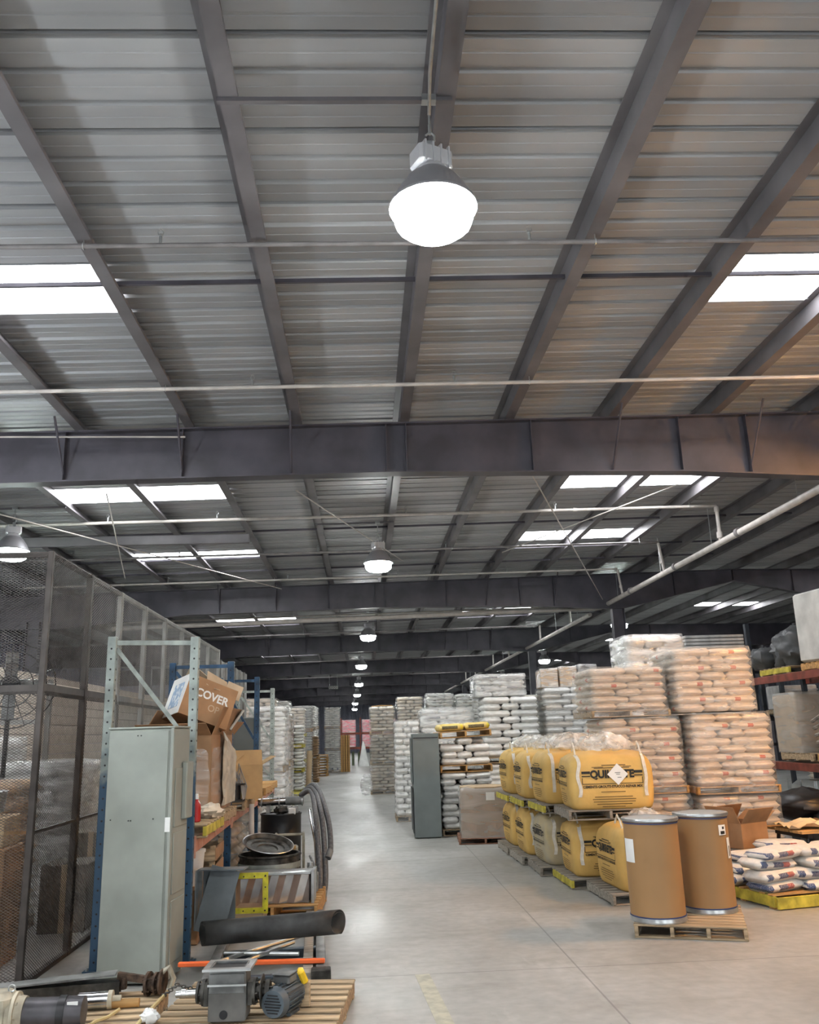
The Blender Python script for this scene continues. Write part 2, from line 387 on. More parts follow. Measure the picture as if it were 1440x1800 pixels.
# ---- roof: sheets, skylight panels and purlins are pieces of the ceiling
ceiling = thing('ceiling', 'ribbed grey metal sheet roof over dark purlins', 'ceiling', kind='structure')
SW = .925
PROF = []
for k in range(3):
    b0 = k*SW/3
    PROF += [(b0+.000, .034), (b0+.036, .034), (b0+.056, 0), (b0+.150, 0), (b0+.156, .005), (b0+.176, .005), (b0+.182, 0), (b0+SW/3-.02, 0)]
PROF += [(SW, .034), (SW+.004, -.010)]
def sheet_mesh(x0, x1, mat):
    def mk():
        xs = [x0] + ([RIDGE] if x0 < RIDGE < x1 else []) + [x1]; vs = []; fs = []
        for x in xs:
            for (y, z) in PROF: vs.append((x, y, roof_z(x)+z))
        n = len(PROF)
        for i in range(len(xs)-1):
            for k in range(n-1): fs.append((i*n+k, i*n+k+1, (i+1)*n+k+1, (i+1)*n+k))
        b = B(); b.add(vs, fs); me = b.mesh('roof_sheet', mat); return me
    return cached(('sheet', x0, x1, mat.name), mk)
PX = [.585 + 1.5*k for k in range(-9, 17)]
P = lambda k: .585 + 1.5*k
SKL = (P(-4), P(-2)); SKR = (P(2), P(4)); SKF = (P(8), P(10))
sky_rows = {0: (SKL, SKR), 8: (SKL, SKR), 13: (SKR,), 14: (SKL, SKF)}
for j in range(1, 8):
    sky_rows[27+14*(j-1)] = (SKL, SKR, SKF)
sky_rows[-14] = (SKL, SKR); sky_rows[-8] = (SKL, SKR)
k = int((YB-7.42)/SW)-1
while 7.42 + k*SW < YF:
    y = 7.42 + k*SW; xs = [XL]
    for (a, b_) in sorted(sky_rows.get(k, ())): xs += [a, b_]
    xs.append(XR)
    for i in range(0, len(xs), 2):
        inst('roof_sheet', sheet_mesh(xs[i], xs[i+1], ROOF), ceiling, (0, y, 0))
    for i in range(1, len(xs)-1, 2):
        inst('skylight_panel', sheet_mesh(xs[i], xs[i+1], SKYL), ceiling, (0, y, 0))
    k += 1
def purlin_mesh():
    b = B(); t = .006
    poly = [(0, 0), (0, .20), (-.09, .20), (-.09, .20-t), (-t, .20-t), (-t, -t), (.125, -t), (.125, .03), (.125-t, .03), (.125-t, 0)]
    b.prism(poly, 'y', YB, YF); return b.mesh('purlin', PURL)
pm = purlin_mesh()
for x in PX: inst('purlin', pm, ceiling, (x, 0, roof_z(x)-.205))
# bridging straps between purlins
for yb in [7.55 + BAY*j for j in range(0, 4)] + [17.9, 22.3, 14.1]:
    for k2 in range(-5, 6):
        x0, x1 = P(k2), P(k2+1)
        b = B(); b.prism([(x0, roof_z(x0)-.16), (x1, roof_z(x1)-.16), (x1, roof_z(x1)-.12), (x0, roof_z(x0)-.12)], 'y', yb, yb+.03)
        inst('bridging_strap', b.mesh('bridging_strap', STEEL), ceiling)

# ---- girders
BOT = [(XL, 5.15), (-8.5, 5.15), (-5, 5.45), (.5, 5.54), (4.7, 5.49), (7.25, 5.36), (7.65, 5.36), (RIDGE, 6.10), (14.5, 5.40), (18, 5.40), (22, 6.0), (XR, 5.4)]
def bot_z(x):
    for (a, za), (c, zc) in zip(BOT, BOT[1:]):
        if a <= x <= c: return za + (zc-za)*(x-a)/(c-a)
    return 5.4
STIFF = [-7.0, -4.05, -2.45, .38, .66, 2.45, 4.6, 5.6, 9.2, 11.0, 12.8]
def girder_parts():
    xs = sorted(set([p[0] for p in BOT]))
    top = [(x, roof_z(x)-.225) for x in xs]
    w = B(); w.prism([(x, z) for x, z in BOT] + top[::-1], 'y', -.006, .006)
    tf = B(); bf = B()
    for (a, b_) in zip(xs, xs[1:]):
        tf.prism([(a, roof_z(a)-.235), (b_, roof_z(b_)-.235), (b_, roof_z(b_)-.215), (a, roof_z(a)-.215)], 'y', -.11, .11)
        bf.prism([(a, bot_z(a)-.02), (b_, bot_z(b_)-.02), (b_, bot_z(b_)), (a, bot_z(a))], 'y', -.11, .11)
    return w.mesh('web', STEEL), tf.mesh('top_flange', STEEL), bf.mesh('bottom_flange', STEEL)
GW, GT, GB = girder_parts()
ordn = ['behind the viewer', 'that crosses the roof just past the big lamp', 'second along the hall', 'third along the hall', 'fourth along the hall', 'fifth along the hall', 'sixth along the hall', 'seventh along the hall', 'before the far wall']
for i, y in enumerate(BEAMS):
    g = thing('roof_beam', 'dark grey steel girder ' + ordn[i], 'girder', (0, y, 0), kind='structure')
    inst('web', GW, g); inst('top_flange', GT, g); inst('bottom_flange', GB, g)
    for x in STIFF:
        def mk(x=x):
            b = B(); b.box((0, 0, (bot_z(x)+roof_z(x)-.235)/2), (.012, .2, roof_z(x)-.24-bot_z(x))); return b.mesh('stiffener', STEEL)
        inst('stiffener', cached(('stiff', x), mk), g, (x, 0, 0))
    for x in (-4.05, -2.45, 5.6, -.95, 3.6):
        def mk2(x=x):
            b = B(); b.cyl((x, -.02, bot_z(x)+.03), (x+.03, -.62, roof_z(x)-.2), .016, n=6); return b.mesh('flange_brace', STEEL)
        if i > 0: inst('flange_brace', cached(('fbr', x), mk2), g)
def column_mesh():
    b = B(); b.box((0, 0, 2.67), (.012, .34, 5.34)); b.box((0, -.17, 2.67), (.24, .018, 5.34)); b.box((0, .17, 2.67), (.24, .018, 5.34)); return b.mesh('shaft', STEEL)
cm = column_mesh(); cp = B(); cp.box((0, 0, .012), (.4, .5, .024)); cpm = cp.mesh('base_plate', STEEL)
for i, y in enumerate(BEAMS[1:-1]):
    for x, side in ((7.45, 'under the girder haunch beside the pipe main'), (-9.2, 'beyond the mesh cage'), (18, 'in the next bay')):
        c = thing('column', 'dark steel column %s, %s' % (side, ['first', 'second', 'third', 'fourth', 'fifth', 'sixth', 'seventh'][i]), 'column', (x, y, 0), math.pi/2, kind='structure')
        inst('shaft', cm, c); inst('base_plate', cpm, c)

# ---- high-bay lamps
def dome(r, n=28):
    return [(r, -.02), (r*.99, -.07), (r*.93, -.12), (r*.75, -.16), (r*.4, -.182), (.01, -.188)]
LAMP = {}
for key, mt in (('w', LENS), ('c', LENSF), ('s', SODIUM)):
    b = B(); b.lathe([(.27, .004)] + dome(.27), 20); LAMP[key] = b.mesh('lens', mt, 60)
b = B(); b.lathe([(.295, .0), (.290, .012), (.235, .12), (.175, .21), (.135, .25)], cap=False); b.lathe([(.296, -.006), (.296, .012)], cap=False)
LAMP['refl'] = b.mesh('reflector', M('lamp reflector shell', (.36, .36, .38), .4, .4, var=.05), 50)
b = B(); b.cyl((0, 0, .25), (0, 0, .30), .135, .10); b.box((0, 0, .37), (.26, .17, .15), ch=.02)
for q in range(4): b.box((-.09+.06*q, 0, .37), (.012, .19, .165))
LAMP['house'] = b.mesh('ballast_housing', M('lamp housing paint', (.62, .62, .64), .4, .2, var=.05), 40)
b = B(); b.box((0, 0, .475), (.05, .02, .10)); b.tube([(0, 0, .50), (.03, 0, .53), (.03, 0, .57), (0, 0, .60), (-.03, 0, .57)], .008, 8); b.cyl((0, 0, .58), (0, 0, .66), .012, n=8)
LAMP['hook'] = b.mesh('hook', GALV, 40)
def lamp(x, y, z, label, kind='w'):
    t = thing('high_bay_lamp', label, 'lamp', (x, y, z), 0, 'high-bay lamps hung from the roof')
    inst('lens', LAMP[kind], t); inst('reflector', LAMP['refl'], t); inst('ballast_housing', LAMP['house'], t, rot=(0, 0, R(25))); inst('hook', LAMP['hook'], t)
    top = roof_z(x)-.205; b = B()
    b.cyl((0, 0, .64), (0, 0, top-z), .009, n=8); b.box((0, 0, top-z-.02), (.10, .06, .05))
    b.build('hanger', GALV, t)
    k0 = math.floor((x-.585)/1.5); x0, x1 = P(k0), P(k0+1)
    B().prism([(x0-x-.02, roof_z(x0)-.245-z), (x1-x+.1, roof_z(x1)-.245-z), (x1-x+.1, roof_z(x1)-.212-z), (x0-x-.02, roof_z(x0)-.212-z)], 'y', -.018, .018).build('cross_bar', PURL, t)
    return t
ROW = [(.52, 5.0, 5.38, 'large lit high-bay lamp hanging close overhead, before the deep girder'), (.35, 17.15, 5.38, 'lit high-bay lamp between the first and second girders'),
       (.2, 30.3, 5.38, 'lit high-bay lamp just past the second girder'), (-.08, 43.4, 5.38, 'lit high-bay lamp just past the third girder'),
       (-.28, 57, 5.27, 'lit high-bay lamp past the fourth girder, beside the hanging sign'), (-.5, 70, 5.17, 'small lit lamp, sixth along the aisle row'),
       (-.8, 84, 5.02, 'small lit lamp, seventh along the aisle row'), (-1.0, 98, 4.9, 'smallest lit lamp, last of the aisle row before the end wall')]
for x, y, z, lb in ROW: lamp(x, y, z, lb)
lamp(-6.2, 15.2, 5.35, 'lit lamp hanging above the mesh cage', 'c')
lamp(8.75, 28.7, 5.38, 'lit greenish lamp beside the steel column above the wrapped stacks', 'c')
lamp(8.9, 55, 5.3, 'lit greenish lamp far off above the white sack stacks', 'c')
lamp(8.9, 68, 5.3, 'faint lit lamp far off behind the white sack stacks', 'c')
lamp(8.9, 42, 5.3, 'lit lamp over the next bay, past the third girder')
lamp(7.6, 8.6, 5.35, 'warm amber lamp over the aisle beside the pipe main', 's')
lamp(.5, -7.5, 5.38, 'added unseen fill lamp behind the viewer over the aisle')  # unseen lamp added to fill light from behind the camera
lamp(-6.2, -1.0, 5.35, 'added unseen fill lamp behind the viewer over the cage side')  # another added fill lamp, out of view
lamp(7.6, -4.5, 5.35, 'added unseen fill lamp behind the viewer by the pipe main')  # added out of view for more frontal light
def flood(x, y, z, label):
    t = thing('globe_lamp', label, 'lamp', (x, y, 0), 0, 'globe lamps on stands')
    b = B(); b.cyl((0, 0, 0), (0, 0, .03), .28, n=20); b.build('base', IRON, t)
    b = B(); b.cyl((0, 0, .03), (0, 0, z-.16), .025, n=10); b.build('pole', IRON, t)
    b = B(); b.lathe([(.03, -.17), (.09, -.15), (.15, -.08), (.17, 0), (.15, .08), (.09, .14), (.02, .165)], 20); b.build('globe', GLOBE, t, (0, 0, z), smooth=80)
flood(-6.2, 5.8, 3.2, 'lit globe lamp on a stand off beside the cage front')
lamp(-10.4, 19.0, 5.35, 'added unseen fill lamp behind the block partition')  # unseen lamp added to light the lavender wall
lamp(-6.5, 10.6, 5.35, 'added unseen fill lamp over the cage front corner')  # out-of-view lamp added to brighten the inside of the cage
b = B(); b.tube([(.50, 3.0, 6.22), (.50, 4.0, 6.2), (.505, 4.7, 6.19), (.52, 5.0, 6.12)], .012, 8)
prop(b.build('conduit', GALV), 'thin grey conduit running along the purlin to the big lamp', 'conduit')

# ---- sprinkler pipes
def head_mesh():
    b = B(); b.cyl((0, 0, 0), (0, 0, .07), .014, n=8); b.cyl((0, 0, .07), (0, 0, .09), .02, .014, n=8)
    b.tube([(-.018, 0, .08), (-.024, 0, .11), (0, 0, .135), (.024, 0, .11), (.018, 0, .08)], .005, 5); b.cyl((0, 0, .135), (0, 0, .14), .022, n=10); return b.mesh('sprinkler_head', GALV)
hm = head_mesh()
def hanger_mesh(h):
    def mk():
        b = B(); b.cyl((0, 0, .0), (0, 0, h), .006, n=6); b.tube([(0, .03*math.cos(a), .03*math.sin(a)-.0) for a in [q*math.pi/5 for q in range(11)]], .005, 5); return b.mesh('hanger', GALV)
    return cached(('hang', round(h, 2)), mk)
def branch(y, x0, x1, z, r, label, mat=PIPE, heads=()):
    t = thing('sprinkler_pipe', label, 'pipe', (0, y, z), 0, 'sprinkler branch lines under the roof')
    b = B(); b.cyl((x0, 0, .012*x0), (x1, 0, .012*x1), r, n=10)
    for x in (x0+2.6, x1-2.9): b.cyl((x-.04, 0, .012*x), (x+.04, 0, .012*x), r*1.35, n=10)
    b.build('pipe_run', mat, t)
    for x in heads: inst('sprinkler_head', hm, t, (x, 0, .012*x+r))
    for k2 in range(-8, 12, 3):
        x = P(k2)+.06
        if x0 < x < x1: inst('hanger', hanger_mesh(roof_z(x)-.21-z-.012*x), t, (x, 0, .012*x))
branch(6.7, -8, 14, 6.18, .022, 'thin grey sprinkler pipe crossing just past the big lamp', heads=(-4.6, -1.7, 1.55, 4.4))
branch(9.85, -9, 14, 6.18, .024, 'pale sprinkler pipe crossing right before the first girder', PIPEW, heads=(-6.8, -1.3, 1.2, 6.5))
branch(16.35, -9, 7.2, 6.18, .03, 'white sprinkler pipe ending at the drop to the pipe main', PIPEW, heads=(-4.9, -2.8, .9, 3.9))
branch(19.6, -9, 7.1, 6.16, .026, 'grey sprinkler pipe in the middle of the second bay', PIPE, heads=(-4.2, -1, 2, 5))
branch(23.0, -9, 7.1, 6.16, .026, 'pale sprinkler pipe right before the second girder', PIPEW, heads=(-5.2, -2, 1, 4))
for j, nm in enumerate(('third', 'fourth', 'fifth')):
    branch(29.2+BAY*j, -9, 7.1, 6.0, .03, 'pale sprinkler pipe across the %s bay' % nm, PIPEW)
    branch(34.4+BAY*j, -9, 7.1, 6.0, .03, 'grey sprinkler pipe farther on in the %s bay' % nm)
# pipe main along the column line
t = thing('pipe_main', 'thick pale sprinkler main sloping away along the column line', 'pipe', (7.2, 0, 0))
b = B(); b.cyl((0, YB+1, 5.52), (0, 25.1, 5.50), .065, n=14); b.build('pipe_run', PIPEW, t)
for y in (3, 9.5, 15.5, 18.9, 22.3):
    b = B(); b.cyl((0, y-.06, 5.52), (0, y+.06, 5.52), .085, n=14); b.build('coupling', PIPE, t)
b = B(); b.tube([(0, 25.0, 5.50), (0, 25.25, 5.50), (-.08, 25.38, 5.50), (-.3, 25.42, 5.50)], .07, 12); b.build('elbow', PIPEW, t)
b = B(); b.cyl((-.25, 25.42, 5.50), (-14.5, 25.42, 5.22), .065, n=14); b.build('cross_run', PIPEW, t)
for (x, y, z1) in ((0, 16.35, 6.24), ):
    b = B(); b.tube([(x, y, z1), (x, y, 5.55)], .038, 10); b.cyl((x, y, 5.60), (x, y, 5.72), .06, n=10); b.cyl((x, y, 6.14), (x, y, 6.24), .055, n=10); b.build('drop', PIPEW, t)
for y in (19.6, 23.0):
    b = B(); b.cyl((-.1, y, 6.22), (-.02, y, 5.55), .035, n=10); b.cyl((-.05, y, 5.72), (-.05, y, 5.78), .05, n=10); b.build('drop', PIPEW, t)
for y in (7, 13.2, 16.8, 19.9, 23.5):
    b = B(); b.cyl((0, y, 5.55), (0, y, 6.4), .008, n=6); b.build('hanger', GALV, t)
t = thing('pipe_main', 'second pale sprinkler main starting past the column', 'pipe', (7.2, 0, 0))
b = B(); b.cyl((0, 26.6, 5.46), (0, 92, 5.52), .065, n=14); b.build('pipe_run', PIPEW, t)
for y in (29.2, 34.4, 42.2, 47.4, 55.3, 60.5):
    b = B(); b.cyl((0, y, 6.1), (0, y, 5.5), .04, n=8); b.build('drop', PIPEW, t)
for y in (28.2, 31.5, 40, 44, 53, 58):
    b = B(); b.cyl((0, y, 5.5), (0, y, 6.4), .009, n=6); b.build('hanger', GALV, t)
# bracing rods in the second bay
for (a, c, lb) in (((-6.6, 13.0, 5.75), (-2.2, 23.4, 5.95), 'thin pale bracing rod slanting over the cage towards the second girder'), ((-5.9, 21.4, 5.95), (-4.0, 13.2, 5.8), 'short bracing rod crossing before the skylights over the cage'),
                   ((2.6, 12.2, 5.7), (6.9, 24.0, 5.55), 'thin pale bracing rod slanting down to the steel column'), ((5.6, 14.2, 6.1), (3.4, 20, 6.15), 'thin rod across the skylights beside the pipe drop'),
                   ((-1.1, 14.2, 6.1), (1.0, 20.5, 6.1), 'thin rod crossing under the purlins behind the second lamp'), ((-5.9, 10.9, 5.95), (-2.4, 11.3, 6.05), 'thin guy wire in front of the first girder')):
    b = B(); b.cyl(a, c, .012, n=6); prop(b.build('bracing_rod', PIPEW), lb, 'rod')
# deep strut carrying the skylight trim over the cage
b = B(); b.box((-4.6, 17.4, 6.0), (4.6, .09, .2), ch=.01); prop(b.build('strut', PURL), 'short grey strut hung under the purlins over the cage', 'strut')
# aisle sign
t = thing('aisle_sign', 'small grey hanging aisle sign beside the fifth lamp', 'sign', (-1.9, 55.6, 5.0))
b = B(); b.box((0, 0, 0), (.62, .03, .24)); b.build('board', LOCK, t)
for q in range(4):
    b = B(); b.frame(.11, .16, .03, .012, T=TR(-.225+.15*q, -.02, 0)); b.build('number_plate', WHITE, t)
for q in (-.25, .25):
    b = B(); b.cyl((q, 0, .1), (q, 0, 1.2), .008, n=6); b.build('hanger', GALV, t)
B().box((.2, 0, 1.2), (1.9, .04, .04)).build('cross_bar', PURL, t)
# ================================================================ goods: builders
def sack_mesh(mat, seed=0, nx=10, ny=6):
    """unit pillow 1 x 1 x 1, plump edges and pinched corners"""
    def mk():
        rnd = random.Random(seed); b = B(); vs = []; fs = []
        off = Vector((seed*3.1, seed*1.7, 0))
        for top in (1, -1):
            for i in range(nx+1):
                for j in range(ny+1):
                    u = i/nx*2-1; v = j/ny*2-1
                    u2 = math.copysign(abs(u)**.8, u); v2 = math.copysign(abs(v)**.8, v)
                    e = max(0, (1-abs(u2)**7))*max(0, (1-abs(v2)**7))
                    h = .5*e**.22
                    pin = 1 - .05*(abs(u2)**4)*(abs(v2)**4)
                    nz = .07*noise.noise(Vector((u*1.7, v*1.7, top*.7)) + off)
                    bulge = 1 + .02*noise.noise(Vector((u*3, v*3, 5)) + off)
                    vs.append((u2*.5*pin*bulge, v2*.5*pin*bulge, top*(h+nz*e)))
        n = (nx+1)*(ny+1)
        for t in (0, 1):
            for i in range(nx):
                for j in range(ny):
                    a = t*n+i*(ny+1)+j; q = (a, a+1, a+ny+2, a+ny+1); fs.append(q if t else q[::-1])
        b.add(vs, fs); me = bpy.data.meshes.new('sack'); me.from_pydata(b.v, [], b.f)
        bm = bmesh.new(); bm.from_mesh(me); bmesh.ops.remove_doubles(bm, verts=bm.verts, dist=1e-4); bmesh.ops.recalc_face_normals(bm, faces=bm.faces); bm.to_mesh(me); bm.free()
        me.materials.append(mat); me.shade_smooth(); return me
    return cached(('sack', mat.name, seed, nx), mk)
def board_mesh(dx, dy, dz, mat):
    def mk():
        b = B(); b.box((0, 0, 0), (dx, dy, dz), ch=.004); return b.mesh('board', mat)
    return cached(('bd', round(dx, 3), round(dy, 3), round(dz, 3), mat.name), mk)
def pallet_parts(t, w, d, mat=WOOD, side=None, h=.125, nstr=3, nb=7, off=(0, 0, 0)):
    """deck boards along x, stringers along y"""
    ox, oy, oz = off; rnd = random.Random(int(w*1000+d*10+ox*77+oy*31))
    bd = .018; sh = h-2*bd
    for i in range(nb):
        y = -d/2+.05 + i*(d-.1)/(nb-1)
        inst('deck_board', board_mesh(w, .098 if i in (0, nb-1) else .085, bd, mat), t, (ox+rnd.uniform(-.006, .006), oy+y, oz+h-bd/2), (0, 0, rnd.uniform(-.012, .012)))
    for i in range(nstr):
        x = -w/2+.02 + i*(w-.04)/(nstr-1)
        inst('stringer', board_mesh(.038, d, sh, side if (side and i in (0, nstr-1)) else mat), t, (ox+x, oy, oz+bd+sh/2))
    for y in (-d/2+.06, 0, d/2-.06):
        inst('bottom_board', board_mesh(w, .09, bd, mat), t, (ox, oy+y, oz+bd/2))
def pallet(x, y, z, w, d, label, rz=0.0, mat=WOOD, side=None, h=.125, nstr=3, group='wooden pallets', nb=7):
    t = thing('pallet', label, 'pallet', (x, y, z), rz, group); pallet_parts(t, w, d, mat, side, h, nstr, nb); return t
def layer_spots(w, d, odd):
    """five sacks in a pinwheel course: (x, y, length, width, turned)"""
    s = -1 if odd else 1; out = []
    for k in (-1, 1): out.append((k*w/4, s*(-d/2+d*.2), w/2, d*.4, 0))
    for k in (-1, 0, 1): out.append((k*w/3, s*(d/2-d*.3), d*.6, w/3, 1))
    return out
def shell_mesh(w, d, h, seed, mat, sag=.0, rough=.014, top=True):
    b = B(); vs = []; fs = []; n = 44; L = 12; off = Vector((seed*5.3, seed*2.1, seed))
    for q in range(L+1):
        z = h*q/L
        for i in range(n):
            a = 2*math.pi*(i+.5)/n; c, s_ = math.cos(a), math.sin(a); e = .16
            x = math.copysign(abs(c)**e, c)*w/2; y = math.copysign(abs(s_)**e, s_)*d/2
            k = 1 + rough*1.2*noise.noise(Vector((x*3, y*3, z*9))+off) + rough*1.4*noise.noise(Vector((x*9, y*9, z*3))+off)
            if q == L: k *= .97
            vs.append((x*k, y*k, z + (.02*noise.noise(Vector((x*4, y*4, 0))+off) if q == L else 0)))
    for q in range(L):
        for i in range(n):
            j = (i+1) % n; fs.append((q*n+i, q*n+j, q*n+n+j, q*n+n+i))
    if top:
        k = len(vs)
        for i in range(n):
            x, y, z = vs[L*n+i]; vs.append((x*.6, y*.6, z+.015+.02*noise.noise(Vector((x*5, y*5, 2))+off)))
        for i in range(n): j = (i+1) % n; fs.append((L*n+i, L*n+j, k+j, k+i))
        fs.append(tuple(range(k, k+n)))
    b.add(vs, fs); return b.mesh('stretch_film', mat, 80)
LOADN = [0]
def tier(t, w, d, z0, z1, n, mats, jit=.012, x=0, y=0, join=False, part='sack', mixw=None):
    """n courses of sacks as parts of thing t"""
    LOADN[0] += 1; rnd = random.Random(LOADN[0]*13+5); ch = (z1-z0)/n
    acc = B() if join else None
    for c in range(n):
        for (sx, sy, a, b_, turn) in layer_spots(w, d, (c+LOADN[0]) % 2):
            mt = mats[rnd.randrange(len(mats))] if isinstance(mats, (list, tuple)) else mats
            me = sack_mesh(mt, rnd.randrange(4))
            p = (x+sx+rnd.uniform(-jit, jit), y+sy+rnd.uniform(-jit, jit), z0+ch*(c+.5)); rz = (math.pi/2 if turn else 0)+rnd.uniform(-.025, .025)
            sc = (a*1.03, b_*1.03, ch*1.08)
            if join:
                small = sack_mesh(mt, rnd.randrange(2), 6, 4)
                T = Matrix.Translation(p) @ Matrix.Rotation(rz, 4, 'Z') @ Matrix.Diagonal((*sc, 1))
                acc.add([v.co for v in small.vertices], [tuple(f.vertices) for f in small.polygons], T)
            else: inst(part, me, t, p, (rnd.uniform(-.02, .02), rnd.uniform(-.02, .02), rz), sc)
    if join:
        mt = mats[0] if isinstance(mats, (list, tuple)) else mats
        me = bpy.data.meshes.new('sack_courses'); me.from_pydata(acc.v, [], acc.f); me.materials.append(mt); me.shade_smooth()
        o = inst('sack_courses', me, t); o['kind'] = 'stuff'
def load(label, cat, x, y, w, d, z0, z1, n, mats, wrap=FILM, pal=WOOD, side=None, rz=0.0, group='wrapped pallet loads', join=False, ph=.125, tilt=0.0, jit=.012):
    """film-wrapped pallet load: pallet, sacks and film move as one"""
    t = thing('pallet_load', label, cat, (x, y, z0), rz, group)
    if tilt: t.rotation_euler = (0, tilt, rz)
    if pal:
        if join:
            b = B(); b.box((0, 0, .012), (w, d, .02)); b.box((0, 0, ph-.012), (w, d, .02))
            for q in (-1, 0, 1): b.box((q*(w/2-.04), 0, ph/2), (.05, d, ph-.04))
            b.build('pallet', side or pal, t)
        else:
            p = bpy.data.objects.new('pallet', None); COL.objects.link(p); p.parent = t; pallet_parts(p, w*1.02, d*1.02, pal, side, ph)
    else: ph = 0
    tier(t, w*.97, d*.97, ph, z1-z0, n, mats, jit, join=join)
    if wrap: LOADN[0] += 1; inst('stretch_film', shell_mesh(w*1.03, d*1.03, z1-z0+.02, LOADN[0], wrap), t)
    return t
def bulk_prof(W, D, H, seed):
    tt = [0, .03, .10, .25, .45, .62, .76, .87, .95, 1.0, 1.02]; rr = [.90, .94, .97, .99, 1.0, 1.0, .99, .95, .85, .60, .25]
    def at(z):
        t = max(0, min(1.02, z/H))
        for i in range(len(tt)-1):
            if tt[i] <= t <= tt[i+1]:
                k = (t-tt[i])/(tt[i+1]-tt[i]); return rr[i]+(rr[i+1]-rr[i])*k
        return rr[-1]
    ex = lambda z: 9.0 - 6.0*max(0, (z/H-.72)/.28)
    def surf(side, u, z):
        """outer point on a face: side 'f' (-y) or 'l' (-x), u along the face"""
        r = at(z); e = ex(z); a, b = (W/2*r, D/2*r) if side == 'f' else (D/2*r, W/2*r)
        k = max(0.0, 1-min(1, abs(u)/a)**e)**(1/e)*b
        return (u, -k, z) if side == 'f' else (-k, -u, z)
    return at, ex, surf, tt
def bulk_mesh(W, D, H, seed, mat):
    at, ex, surf, tt = bulk_prof(W, D, H, seed); b = B(); vs = []; fs = []; n = 64
    zs = [H*t for t in (0, .015, .03, .06, .10, .17, .25, .33, .41, .49, .57, .65, .72, .78, .83, .87, .91, .94, .96, .98, 1.0, 1.02)]
    off = Vector((seed*7.7, seed*3.3, seed*1.9))
    for z in zs:
        r = at(z); e = 2/ex(z)
        for i in range(n):
            a = 2*math.pi*i/n; c, s = math.cos(a), math.sin(a)
            x = math.copysign(abs(c)**e, c)*W/2*r; y = math.copysign(abs(s)**e, s)*D/2*r
            k = 1 + .006*noise.noise(Vector((x*2, y*2, z*14))+off) + .010*noise.noise(Vector((x*5, y*5, z*4))+off)*(1+2*(z/H > .85))
            vs.append((x*k, y*k, z+.03*(z/H > .9)*noise.noise(Vector((x*5, y*5, 1))+off)))
    for q in range(len(zs)-1):
        for i in range(n): j = (i+1) % n; fs.append((q*n+i, q*n+j, q*n+n+j, q*n+n+i))
    fs += [tuple(range(n-1, -1, -1)), tuple(range((len(zs)-1)*n, len(zs)*n))]
    b.add(vs, fs); return b.mesh('bag_body', mat, 75)
TXT = {}
def face_print(side, surf, items, H):
    """flat printed marks laid on a bag face; items: ('t', string, size, u, z, bold, wfac) or ('r', u, z, w, h)"""
    b = B()
    for it in items:
        if it[0] == 't':
            _, s, size, u0, z0, bold, wf = it
            if (s, size, bold) not in TXT: TXT[(s, size, bold)] = text_flat(s, size, bold)
            vs, fs = TXT[(s, size, bold)]
            pts = []
            for (p, q) in vs:
                v = Vector(surf(side, u0+p*wf, z0+q)); n = Vector((0, -1, 0)) if side == 'f' else Vector((-1, 0, 0))
                pts.append(v + n*.011)
            b.add(pts, fs)
        else:
            _, u0, z0, w, h = it; m = max(1, int(w/.06)); pts = []
            for i in range(m+1):
                for zz in (z0-h/2, z0+h/2):
                    v = Vector(surf(side, u0-w/2+w*i/m, zz)); n = Vector((0, -1, 0)) if side == 'f' else Vector((-1, 0, 0)); pts.append(v + n*.011)
            b.add(pts, [(2*i, 2*i+2, 2*i+3, 2*i+1) for i in range(m)])
    return b
def crumple(rx, ry, rz, seed, n=22, m=14, amp=.35):
    b = B(); vs = []; fs = []; off = Vector((seed*3.7, seed*9.1, seed))
    for i in range(m+1):
        th = math.pi*i/m
        for j in range(n):
            a = 2*math.pi*j/n; d = Vector((math.sin(th)*math.cos(a), math.sin(th)*math.sin(a), math.cos(th)))
            k = 1 + amp*(abs(noise.noise(d*1.8+off))*1.4 - .3) + amp*.5*noise.noise(d*4.5+off)
            vs.append((d.x*rx*k, d.y*ry*k, d.z*rz*k))
    for i in range(m):
        for j in range(n): k = (j+1) % n; fs.append((i*n+j, i*n+n+j, i*n+n+k, i*n+k))
    b.add(vs, fs); return b
